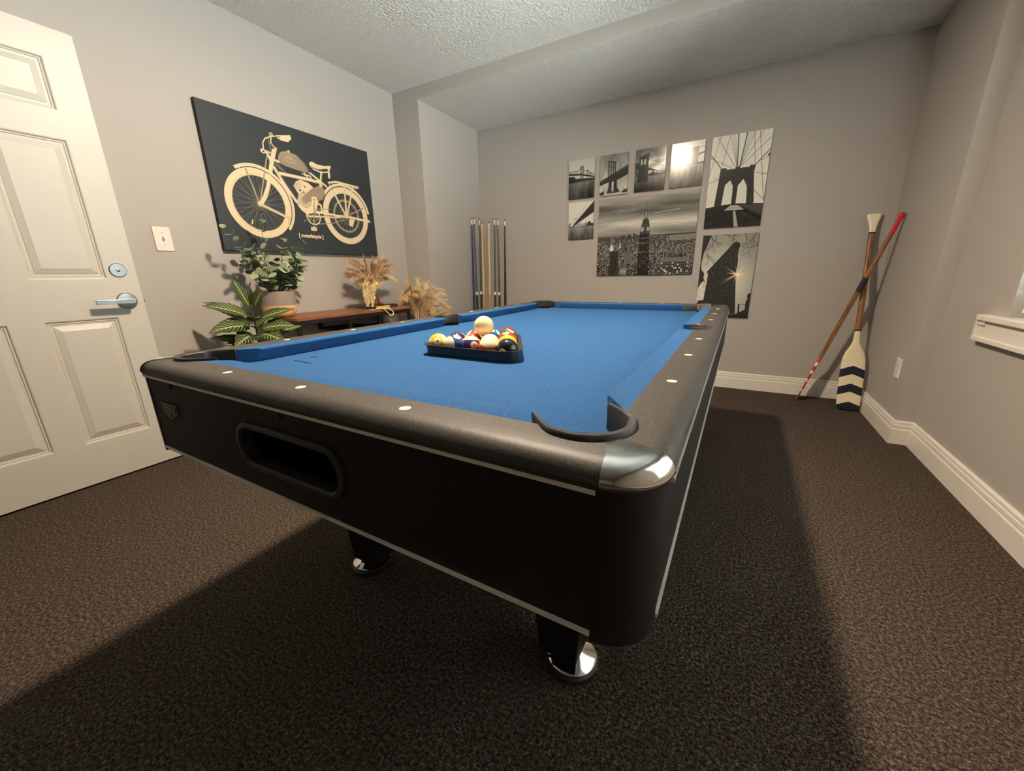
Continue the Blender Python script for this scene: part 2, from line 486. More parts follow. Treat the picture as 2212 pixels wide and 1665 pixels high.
inner = {
 'front_rail': pocket_arc(0, 0, 225, 360 - al) + pocket_arc(TW, 0, 180 + al, 315),
 'right_rail': pocket_arc(TW, 0, -45, 90 - al) + arc(TW + PK, SP, RP, -ca, ca, 14) + pocket_arc(TW, TL, -90 + al, 45),
 'back_rail': pocket_arc(TW, TL, 45, 180 - al) + pocket_arc(0, TL, al, 135),
 'left_rail': pocket_arc(0, TL, 135, 270 - al) + arc(-PK, SP, RP, 180 - ca, 180 + ca, 14) + pocket_arc(0, 0, 90 + al, 225),
}
# the right pocket arcs of each rail: the angle at which the circle meets the other seam
inner['right_rail'] = pocket_arc(TW, 0, -45, math.degrees(math.asin(math.sqrt(RP**2 - SEAM**2) / RP))) + \
    arc(TW + PK, SP, RP, -ca, ca, 14) + pocket_arc(TW, TL, -math.degrees(math.acos(SEAM / RP)), 45)
inner['left_rail'] = pocket_arc(0, TL, 135, 180 + math.degrees(math.acos(SEAM / RP))) + \
    arc(-PK, SP, RP, 180 - ca, 180 + ca, 14) + pocket_arc(0, 0, 180 - math.degrees(math.acos(SEAM / RP)), 225)
NOSE = [(0.026, 0.0), (0.018, -0.0012), (0.011, -0.0042), (0.0055, -0.0090), (0.0015, -0.0155), (0.0, -0.0215), (0.003, -0.0285), (0.008, -0.032)]
order = ['front_rail', 'right_rail', 'back_rail', 'left_rail']
h2 = NA // 2
for k, nm in enumerate(order):
    def opath(ins):
        a = outer(ins); return a[k][h2:] + a[(k + 1) % 4][:h2 + 1]
    b = MB()
    loops = [[(x, y, ZT + z) for x, y in opath(i)] for i, z in NOSE]
    b.loft(loops, False)
    top = [(x, y, ZT) for x, y in opath(NOSE[0][0])]
    inn = inner[nm]
    pl = top + [(x, y, ZT) for x, y in reversed(inn)]
    b.add(pl, [tuple(range(len(pl)))])
    b.loft([[(x, y, ZT) for x, y in inn], [(x, y, ZT - 0.05) for x, y in inn]], False)
    lowp = [(x, y, ZT - 0.032) for x, y in opath(NOSE[-1][0])]
    pl2 = lowp + [(x, y, ZT - 0.032) for x, y in reversed(inn)]
    b.add(pl2, [tuple(range(len(pl2) - 1, -1, -1))])
    bm_o = b.build(nm, MAT['rail'], table)
    me = bm_o.data
    bm = bmesh.new(); bm.from_mesh(me); bmesh.ops.remove_doubles(bm, verts=bm.verts, dist=1e-5)
    bmesh.ops.recalc_face_normals(bm, faces=bm.faces); bm.to_mesh(me); bm.free()
    me.polygons.foreach_set('use_smooth', [True] * len(me.polygons)); me.set_sharp_from_angle(angle=math.radians(35))
# chrome corner caps
for k in range(4):
    b = MB()
    def cap_arc(ins_):
        q_ = outer(ins_)[k]; cx_, cy_ = [(-OSL + RC, -OF + RC), (TW + OS - RC, -OF + RC), (TW + OS - RC, TL + OF - RC), (-OSL + RC, TL + OF - RC)][k]
        return arc(cx_, cy_, RC - ins_, 180 + 90 * k + 4, 270 + 90 * k - 4, 12)
    loops = [[(x, y, ZT + z + 0.0016) for x, y in cap_arc(i - 0.0018)] for i, z in NOSE + [(0.010, -0.0345)]]
    b.loft(loops, False)
    cx, cy = [(-OSL + RC, -OF + RC), (TW + OS - RC, -OF + RC), (TW + OS - RC, TL + OF - RC), (-OSL + RC, TL + OF - RC)][k]
    sx, sy = (1 if k in (0, 3) else -1), (1 if k in (0, 1) else -1)
    tp = loops[0]
    A = (cx + sx * 0.007, cy - sy * 0.006, ZT + 0.0016); B = (cx - sx * 0.006, cy + sy * 0.007, ZT + 0.0016)
    ins = [B, A] if k in (1, 3) else [A, B]
    b.add(tp + ins, [tuple(range(len(tp) + 2))])
    o = b.build('corner_cap', MAT['chrome_cap'], table)
    bm = bmesh.new(); bm.from_mesh(o.data); bmesh.ops.remove_doubles(bm, verts=bm.verts, dist=1e-5)
    bmesh.ops.recalc_face_normals(bm, faces=bm.faces); bm.to_mesh(o.data); bm.free()
    o.data.polygons.foreach_set('use_smooth', [True] * len(o.data.polygons)); o.data.set_sharp_from_angle(angle=math.radians(50))
    o['label'] = 'worn chrome corner cap'
# bed
HR = 0.050
bed = arc(0, 0, HR, 180, 0, 10)[::-1]
bed = [(-0.03, 0.05)] if False else []
def cut(cx, cy, a0, a1, r=HR): return arc(cx, cy, r, a0, a1, 10)
bed = cut(0, 0, 90 + 35, -35) + cut(TW, 0, 180 + 35, 90 - 35) + \
      cut(TW + PK, SP, 270 - 65, 90 + 65) + cut(TW, TL, 270 + 35 - 0, 180 - 35) + cut(0, TL, 0 + 35, -90 - 35) + cut(-PK, SP, 65, -65)
b = MB(); b.prism(bed, ZT + BED - 0.02, ZT + BED)
b.build('bed', MAT['felt'], table)['label'] = 'blue felt playing surface'
# cushions
NSD = [(-SEAM, 0.0), (-0.015, 0.0008), (0.0035, -0.0002), (0.0075, -0.0016), (0.0090, -0.0045), (0.0088, -0.0085), (0.004, -0.026), (0.001, BED + 0.001)]
def cushion(ax, side, a_back, b_back, a_nose, b_nose):
    """ax 'x': runs along x; side: -1 means field lies in + direction of offset from 0 line"""
    loops = []
    for t_ in range(0, 13):
        f = t_ / 12
        lp = []
        for off, z in NSD:
            k = min(1, max(0, (off + SEAM) / (0.009 + SEAM)))
            a = a_back + (a_nose - a_back) * k; c = b_back + (b_nose - b_back) * k
            s_ = a + (c - a) * f
            if ax == 'x': lp.append((s_, off if side < 0 else TL - off, ZT + z))
            else: lp.append((off if side < 0 else TW - off, s_, ZT + z))
        lp.append((*( (lp[0][0], lp[0][1])), ZT + BED + 0.001))
        loops.append(lp)
    b = MB(); b.loft(loops, True, True, True)
    return b.build('cushion', MAT['felt'], table, 28)
cushion('x', -1, 0.057, TW - 0.057, 0.124, TW - 0.124)
cushion('x', 1, 0.057, TW - 0.057, 0.124, TW - 0.124)
for sd in (-1, 1):
    cushion('y', sd, 0.057, SP - 0.062, 0.124, SP - 0.066)
    cushion('y', sd, SP + 0.062, TL - 0.057, SP + 0.066, TL - 0.124)
# pocket liners with cup walls
def liner(c, pts, name='pocket_liner', z=0.0, w=0.0125, h=0.0065):
    """rounded rubber band following pts (outer edge), inner edge shifted towards c"""
    loops = []
    n = len(pts)
    for i, (x, y) in enumerate(pts):
        p = Vector((x, y)); q = Vector(pts[min(i + 1, n - 1)]) - Vector(pts[max(i - 1, 0)])
        nv = Vector((-q.y, q.x)).normalized()
        if nv.dot(Vector(c) - p) < 0: nv = -nv
        e = min(1, 0.40 + 0.60 * min(i, n - 1 - i) / 7)
        ww = w * e; hh = h * (0.6 + 0.4 * e)
        prof = [(0, -0.004), (0, hh * 0.6), (ww * 0.2, hh), (ww * 0.75, hh * 0.95), (ww, hh * 0.5), (ww, -0.034)]
        loops.append([(*(p + nv * a), ZT + z + zz) for a, zz in prof])
    b = MB(); b.loft(loops, True, True, True)
    o = b.build(name, MAT['rubber'], table, 45)
    return o
RO = 0.062
def corner_pts(cx, cy, sx, sy):
    # local frame: field towards (+u,+v)
    arm = [(0.0715, -0.0105), (0.0635, -0.0200), (0.0550, -0.0300), (0.0465, -0.0393), (0.038, -0.0480), (0.030, -0.0545), (0.0230, -0.0580)]
    loc = arm + arc(0, 0, RO, -76, -194, 16) + [(v, u) for u, v in reversed(arm)]
    return [(cx + sx * u, cy + sy * v) for u, v in loc]
for (cx, cy, sx, sy) in ((0, 0, 1, 1), (TW, 0, -1, 1), (0, TL, 1, -1)):
    liner((cx + sx * 0.0, cy + sy * 0.0), corner_pts(cx, cy, sx, sy))
for sx, cx in ((1, -PK), (-1, TW + PK)):
    loc = [(0.006, -0.066), (-0.002, -0.063)] + arc(0.0, 0, 0.060, -85, -275, 14) + [(-0.002, 0.063), (0.006, 0.066)]
    liner((cx, SP), [(cx + sx * u, SP + v) for u, v in loc])
# damaged far right pocket: bare wood wedge and loose liner strap
b = MB(); b.prism([(TW + RP * math.cos(math.radians(a)), TL + RP * math.sin(math.radians(a))) for a in range(60, 151, 15)] +
                  [(TW + 0.040 * math.cos(math.radians(a)), TL + 0.040 * math.sin(math.radians(a))) for a in range(150, 59, -15)], ZT - 0.03, ZT + 0.003)
b.build('bare_rail_wood', MAT['raw_wood'], table)['label'] = 'bare wood showing at the damaged far pocket'
liner((TW, TL), [(TW - 0.118, TL - 0.004), (TW - 0.09, TL + 0.012), (TW - 0.066, TL + 0.022), (TW - 0.045, TL + 0.034), (TW - 0.02, TL + 0.042)], 'loose_liner', -0.006, 0.012, 0.008)
# pocket cups
for (cx, cy) in ((0, 0), (TW, 0), (0, TL), (TW, TL), (-PK, SP), (TW + PK, SP)):
    seg = 20
    b = MB()
    b.loft([[(cx + 0.0495 * math.cos(2*PI*i/seg), cy + 0.0495 * math.sin(2*PI*i/seg), ZT + zz) for i in range(seg)] for zz in (-0.038, -0.12)], True, False, True)
    b.build('pocket_cup', MAT['void'], table, 40)
# dark pulled threads on the felt
scuff_mat = plain('dark_felt_scuff', (0.004, 0.010, 0.03, 1), 0.9)
for line_ in ([(0.083, 0.165), (0.104, 0.1655), (0.140, 0.1625), (0.168, 0.1635)], [(0.088, 0.209), (0.089, 0.219), (0.103, 0.2245)]):
    n_ = len(line_)
    b = MB(); b.tube([(x, y, ZT + BED + 0.0008) for x, y in line_], [0.0013 if 0 < i < n_ - 1 else 0.0005 for i in range(n_)], 5)
    b.build('felt_scuff', scuff_mat, table)['label'] = 'dark scuff mark on the felt'
# diamonds (sights)
RD = 0.0665
sights = [(TS * i, -RD, 0) for i in (1, 2, 3)] + [(TS * i, TL + RD, 0) for i in (1, 2, 3)] + \
         [(-RD, TS * i, 1) for i in (1, 2, 3, 5, 6, 7)] + [(TW + RD, TS * i, 1) for i in (1, 2, 3, 5, 6, 7)]
b = MB(); b.lathe([(0.0085, 0), (0.0085, 0.0006), (0.006, 0.0012), (0.002, 0.0014)], 20)
s0 = None
for x, y, r in sights:
    if s0 is None: o = s0 = b.build('sight', MAT['pearl'], table, 40)
    else: o = s0.copy(); COL.objects.link(o); o.parent = table
    o.location = (x, y, ZT - 0.0002)
# aprons
AZ0, AZ1 = ZT - 0.212, ZT - 0.030
ai = 0.006
SLX, SLZ, SLH, SLW = 0.470, ZT - 0.120, 0.047, 0.152      # ball return opening
def stadium(hw, hh, r, n=7):
    return arc(hw - r, hh - r, r, 0, 90, n) + arc(-hw + r, hh - r, r, 90, 180, n) + arc(-hw + r, -hh + r, r, 180, 270, n) + arc(hw - r, -hh + r, r, 270, 360, n)
xa, xb = -OSL + RC, TW + OS - RC
ya, yb_ = -OF + RC, TL + OF - RC
yf = -OF + ai
# front apron with an oval opening
hole = [(SLX + u, SLZ + w_) for u, w_ in stadium(SLW - 0.012, SLH - 0.010, SLH - 0.012)]
n_h = len(hole)
def ring_face(b, y, rect, hole, flip):
    """rectangle with a hole, as quads from the hole to the projected rectangle border"""
    x0_, x1_, zz0, zz1 = rect
    cx = sum(p[0] for p in hole) / len(hole); cz = sum(p[1] for p in hole) / len(hole)
    out = []
    for (px, pz) in hole:
        dx, dz = px - cx, pz - cz
        ts = []
        if dx > 1e-9: ts.append((x1_ - cx) / dx)
        if dx < -1e-9: ts.append((x0_ - cx) / dx)
        if dz > 1e-9: ts.append((zz1 - cz) / dz)
        if dz < -1e-9: ts.append((zz0 - cz) / dz)
        t_ = min(ts); out.append((cx + dx * t_, cz + dz * t_))
    n = len(hole)
    vs = [(p[0], y, p[1]) for p in hole] + [(p[0], y, p[1]) for p in out]
    fs = [(i, (i + 1) % n, n + (i + 1) % n, n + i) for i in range(n)]
    # rectangle corners
    cr = [(x0_, zz0), (x1_, zz0), (x1_, zz1), (x0_, zz1)]
    base = len(vs)
    vs += [(x_, y, z_) for x_, z_ in cr]
    for ci, (x_, z_) in enumerate(cr):
        ang = math.atan2(z_ - cz, x_ - cx)
        for i in range(n):
            a0 = math.atan2(out[i][1] - cz, out[i][0] - cx); a1 = math.atan2(out[(i + 1) % n][1] - cz, out[(i + 1) % n][0] - cx)
            d = (a1 - a0 + PI) % (2 * PI) - PI; e = (ang - a0 + PI) % (2 * PI) - PI
            if 0 <= e <= d: fs.append((n + i, n + (i + 1) % n, base + ci))
    b.add(vs, fs)
b = MB()
ring_face(b, yf, (xa, xb, AZ0, AZ1), hole, False)
ring_face(b, yf + 0.018, (xa, xb, AZ0, AZ1), hole, True)
b.loft([[(x, yf, z) for x, z in hole], [(x, yf + 0.018, z) for x, z in hole]], True)
b.box((xa, yf + 0.001, AZ0), (xb, yf + 0.0179, AZ0 + 0.001))
b.build('apron', MAT['apron'], table, 30)
b = MB(); b.box((xa, TL + OF - ai - 0.018, AZ0), (xb, TL + OF - ai, AZ1)); b.build('apron', MAT['apron'], table)
b = MB(); b.box((-OSL + ai, ya, AZ0), (-OSL + ai + 0.018, yb_, AZ1)); b.build('apron', MAT['apron'], table)
b = MB(); b.box((TW + OS - ai - 0.018, ya, AZ0), (TW + OS - ai, yb_, AZ1)); b.build('apron', MAT['apron'], table)
# rounded corner posts
for k in range(4):
    pts = outer(ai - 0.001)[k]
    cx, cy = [(xa, ya), (xb, ya), (xb, yb_), (xa, yb_)][k]
    b = MB(); b.prism(pts + [(cx, cy)], AZ0 - 0.010, AZ1 + 0.001)
    b.build('corner_post', MAT['apron'], table, 40)
b = MB(); b.box((-OS + 0.02, -OF + 0.05, AZ0 + 0.012), (TW + OS - 0.02, TL + OF - 0.05, AZ0 + 0.028)); b.build('bottom_panel', MAT['black'], table)
# silver trims under the rails and along the apron's lower edge
for z, hh in ((ZT - 0.0345, 0.0055), (AZ0 - 0.001, 0.0050)):
    d = 0.0035
    for a, c in (((xa - 0.012 * (z > AZ1 - 0.02), -OF + ai - d, z), (xb, -OF + ai + 0.002, z + hh)), ((xa, TL + OF - ai - 0.002, z), (xb, TL + OF - ai + d, z + hh)),
                 ((-OSL + ai - d, ya, z), (-OSL + ai + 0.002, yb_, z + hh)), ((TW + OS - ai - 0.002, ya, z), (TW + OS - ai + d + (0.0032 if z > AZ1 - 0.02 else 0), yb_, z + hh))):
        b = MB(); b.box(a, c); o = b.build('trim_strip', MAT['silver'], table); o['label'] = 'thin silver trim strip'
# ball return bezel and dark tray
b = MB()
lps = []
for (g, y) in ((0.0, 0.0005), (0.0, -0.005), (0.003, -0.0075), (0.009, -0.0075), (0.0125, -0.004), (0.0125, 0.016)):
    lps.append([(SLX + u, yf + y, SLZ + w_) for u, w_ in stadium(SLW - g, SLH - g, SLH - 0.004 - g)])
b.loft(lps, True)
br = b.build('ball_return', MAT['rubber'], table, 40); br['label'] = 'oval ball return opening with raised rim'
b = MB(); b.box((SLX - SLW, yf + 0.019, SLZ - SLH), (SLX + SLW, yf + 0.16, SLZ + SLH))
tb = b.build('return_tray', MAT['void'], br)
bm = bmesh.new(); bm.from_mesh(tb.data)
ff = [f for f in bm.faces if f.normal.y < -0.9]; bmesh.ops.delete(bm, geom=ff, context='FACES'); bm.to_mesh(tb.data); bm.free()
# badge
b = MB()
sh = [(-0.040, 0.016), (0.040, 0.016), (0.042, -0.006), (0.0, -0.022), (-0.042, -0.006)]
def shield(s, y): return [(0.026 + x * s, yf + y, ZT - 0.104 + z * s) for x, z in sh]
b.loft([shield(1, 0), shield(1, -0.003), shield(0.93, -0.004), shield(0.90, -0.0028)], True, False, True)
bd = b.build('badge', MAT['badge'], table); bd['label'] = 'small pewter shield badge'
b = MB()
b.box((-0.008, yf - 0.0042, ZT - 0.099), (0.060, yf - 0.0025, ZT - 0.0945)); b.box((-0.004, yf - 0.0042, ZT - 0.1055), (0.056, yf - 0.0025, ZT - 0.1025))
b.box((0.018, yf - 0.0042, ZT - 0.118), (0.034, yf - 0.0025, ZT - 0.1085))
b.build('emblem', MAT['badge'], bd)
for x in (0.055, 0.470, 0.890):
    b = MB(); b.lathe([(0.006, 0), (0.006, 0.002), (0.003, 0.003)], 12); o = b.build('bolt', MAT['black'], table); o.location = (x, yf, ZT - 0.044); o.rotation_euler = (PI / 2, 0, 0)
# legs with chrome levellers
for lx, fx, ly in ((0.138, 0.116, 0.30), (TW - 0.138, TW - 0.116, 0.30), (0.138, 0.116, TL - 0.30), (TW - 0.138, TW - 0.116, TL - 0.30)):
    b = MB()
    def sq(h, z, dx=0): return [(lx + dx - h, ly - h, z), (lx + dx + h, ly - h, z), (lx + dx + h, ly + h, z), (lx + dx - h, ly + h, z)]
    b.loft([sq(0.050, 0.050), sq(0.056, 0.14), sq(0.075, AZ0 + 0.012)], True, True, True)
    lg = bevel(b.build('leg', MAT['apron'], table), 0.006)
    b = MB(); b.lathe([(0.060, 0.018), (0.0625, 0.022), (0.0625, 0.026), (0.058, 0.030), (0.020, 0.046), (0.014, 0.049), (0.014, 0.06)], 40, (fx, ly, 0))
    lv_ = b.build('leveller', MAT['chrome'], lg, 35); lv_['label'] = 'polished chrome levelling foot'
    b = MB(); b.lathe([(0.064, 0.0), (0.067, 0.004), (0.067, 0.016), (0.060, 0.019)], 40, (fx, ly, 0)); b.build('rubber_pad', MAT['rubber'], lg, 35)

# ------------------------------------------------------------------ helper: text meshes
def text_mesh(txt, size, bold=0.0):
    cu = bpy.data.curves.new('txt', 'FONT'); cu.body = txt; cu.size = size; cu.align_x = 'CENTER'; cu.align_y = 'CENTER'; cu.offset = bold
    cu.resolution_u = 3
    o = bpy.data.objects.new('txt', cu); COL.objects.link(o)
    dg = bpy.context.evaluated_depsgraph_get()
    me = bpy.data.meshes.new_from_object(o.evaluated_get(dg))
    bpy.data.objects.remove(o); bpy.data.curves.remove(cu)
    return me

# ------------------------------------------------------------------ rack and balls
def tpt(x, y, z):
    c, s_ = math.cos(TPHI), math.sin(TPHI)
    return Vector((TAB.x + c * x - s_ * y, TAB.y + s_ * x + c * y, ZT + z))
def tdir(x, y, z): return tpt(x, y, z) - tpt(0, 0, 0)
BR = 0.05715 / 2
RX, RY = 0.5005, 0.414                        # middle of the front row
ROWH = BR * math.sqrt(3)
rk = thing('ball_rack', 'black plastic triangle rack holding the pool balls', 'ball rack', tpt(RX, RY + 2 * ROWH * 0.66, BED), TPHI)
gap = 0.0012
def tri(off):
    # rounded triangle around the 15 balls, offset from ball surface by off
    cs = [Vector((-4 * BR, -2 * ROWH * 0.66)), Vector((4 * BR, -2 * ROWH * 0.66)), Vector((0, 4 * ROWH - 2 * ROWH * 0.66))]
    r = BR + off
    return arc(cs[0].x, cs[0].y, r, 150, 270, 10) + arc(cs[1].x, cs[1].y, r, 270, 390, 10) + arc(cs[2].x, cs[2].y, r, 30, 150, 10)
b = MB()
pr = [(gap, 0.0005), (gap, 0.0265), (gap + 0.0005, 0.0290), (gap + 0.011, 0.0300), (gap + 0.0115, 0.0285), (gap + 0.004, 0.0270), (gap + 0.0035, 0.0005)]
lps = [[(x, y, z) for x, y in tri(o_)] for o_, z in pr]
b.loft(lps + [lps[0]], True)
b.build('rack_wall', plain('black_rack_plastic', (0.012, 0.012, 0.012, 1), 0.38), rk, 40)

CREAM = srgb(240, 222, 180)
BC = {1: srgb(238, 172, 20), 2: srgb(24, 66, 150), 3: srgb(196, 36, 30), 4: srgb(62, 38, 92), 5: srgb(222, 82, 34), 6: srgb(22, 104, 62), 7: srgb(140, 36, 40), 8: srgb(14, 14, 15)}
ball_mats = {}
def ball_mat(n):
    if n in ball_mats: return ball_mats[n]
    t = NT('ball_%s' % ('cue' if n == 0 else n), 0.12, 0, CREAM if n == 0 else BC[(n - 1) % 8 + 1], 0.5)
    if n == 0:
        t.b.inputs['Base Color'].default_value = srgb(238, 220, 172)
    if n > 8:
        sx = t.n('ShaderNodeSeparateXYZ'); t.l(t.coord(), sx.inputs[0])
        m_ = t.math('GREATER_THAN', t.math('ABSOLUTE', sx.outputs[2]), BR * 0.52)
        t.base(t.mix(m_, BC[n - 8], CREAM))
    t.b.inputs['Coat Weight'].default_value = 0.5; t.b.inputs['Coat Roughness'].default_value = 0.05
    ball_mats[n] = t.m
    return t.m
bmx = bmesh.new(); bmesh.ops.create_uvsphere(bmx, u_segments=40, v_segments=24, radius=BR)
def ball_mesh(n):
    me = bpy.data.meshes.new('pool_ball'); bmx.to_mesh(me)
    me.polygons.foreach_set('use_smooth', [True] * len(me.polygons)); me.materials.append(ball_mat(n)); return me
circle_mat = plain('ball_number_cream', CREAM, 0.15)
ink = plain('ball_number_ink', (0.01, 0.01, 0.01, 1), 0.3)
def frame(d, a):
    x = d.normalized(); z = (a - x * a.dot(x)).normalized(); y = z.cross(x)
    return Matrix((x, y, z)).transposed().to_4x4()
cR, cC, cU = tdir(0.81, 0.58, 0).normalized(), tdir(0.58, -0.80, 0.18).normalized(), Vector((0, 0, 1))
bn = {9: 'yellow-striped', 10: 'blue-striped', 11: 'red-striped', 12: 'purple-striped', 13: 'orange-striped', 14: 'green-striped', 15: 'maroon-striped',
      1: 'solid yellow', 2: 'solid blue', 3: 'solid red', 4: 'solid purple', 5: 'solid orange', 6: 'solid green', 7: 'solid maroon', 8: 'solid black'}
rows = [[9, 10, 12, 13, 8], [4, 5, 15, 1], [11, 2, 3], [14, 6], [7]]
orient = {9: (cC - cR * 0.05 + cU * 0.22, cR * 0.9 + cU * 0.25 - cC * 0.2), 10: (cU * 0.8 + cR * 0.35 + cC * 0.35, -cR * 0.8 + cC * 0.5 - cU * 0.1),
          12: (cC + cR * 0.32 + cU * 0.08, cU + cR * 0.15), 13: (cC * 0.8 - cU * 0.5 + cR * 0.5, cU * 1.0 + cC * 0.08 - cR * 0.1), 8: (cC - cU * 0.30 - cR * 0.60, cU),
          4: (cU * 0.7 + cR * 0.6 - cC * 0.2, cC), 5: (cU * 0.8 - cR * 0.5, cC), 15: (-cR, cR * 0.6 + cU * 0.6 + cC * 0.4), 1: (-cC - cU * 0.3, cU),
          3: (cU * 0.95 - cR * 0.15 + cC * 0.15, cC), 6: (cU * 0.85 + cR * 0.4 + cC * 0.2, cC - cR), 7: (-cC, cU), 2: (-cU, cC), 14: (-cC - cU, cR + cU * 0.3), 11: (cU - cR * 0.6, cR)}
place = {9: "at the rack's left corner", 10: 'second from the left in the front row', 12: 'in the middle of the front row', 13: 'beside the black ball', 8: "at the rack's front right corner",
         4: 'behind the yellow-striped ball', 5: 'behind the purple-striped ball', 15: 'behind the orange-striped ball', 1: 'right behind the black ball', 11: 'left of the white ball in the third row',
         2: 'under the white ball', 3: 'on the right edge of the rack', 14: 'near the far tip of the rack', 6: 'second from the far tip of the rack', 7: "at the rack's far tip"}
def cap_mesh(r):
    lps = []
    for k in range(1, 5):
        th = math.asin(r / BR) * k / 4
        lps.append([((BR + 0.00012) * math.cos(th), (BR + 0.00012) * math.sin(th) * math.cos(2*PI*i/24), (BR + 0.00012) * math.sin(th) * math.sin(2*PI*i/24)) for i in range(24)])
    b = MB(); b.loft(lps, True, True, False)
    return b
def pool_ball(n, pos, d, a, label):
    o = link('cue_ball' if n == 0 else 'pool_ball', ball_mesh(n))
    o.matrix_world = Matrix.Translation(pos) @ frame(d, a)
    tag(o, label, 'pool ball', None if n == 0 else 'numbered balls in the triangle rack')
    if n:
        for s_ in (1, -1):
            c = cap_mesh(0.0105).build('number_circle', circle_mat, o, 60)
            me = text_mesh(str(n), 0.0125 if n < 10 else 0.0105, 0.0001)
            for v_ in me.vertices:
                y, z = v_.co.x, v_.co.y
                v_.co = Vector((math.sqrt(max(1e-9, (BR + 0.0004) ** 2 - y * y - z * z)), y, z))
            me.materials.append(ink)
            g_ = link('number', me, c)
            if s_ < 0: c.rotation_euler = (0, 0, PI)
    return o
for j, row in enumerate(rows):
    for i, n in enumerate(row):
        p = tpt(RX + (i - (len(row) - 1) / 2) * 2 * BR, RY + j * ROWH, BED + BR + 0.0002)
        d, a = orient[n]
        pool_ball(n, p, d, a, '%s pool ball number %d %s' % (bn[n], n, place[n]))
pool_ball(0, tpt(RX, RY + ROWH * 4 / 3, BED + BR + 0.0004 + 2 * BR * math.sqrt(2 / 3)), cC, cU, 'plain cream white cue ball resting on top of the racked balls')
bmx.free()
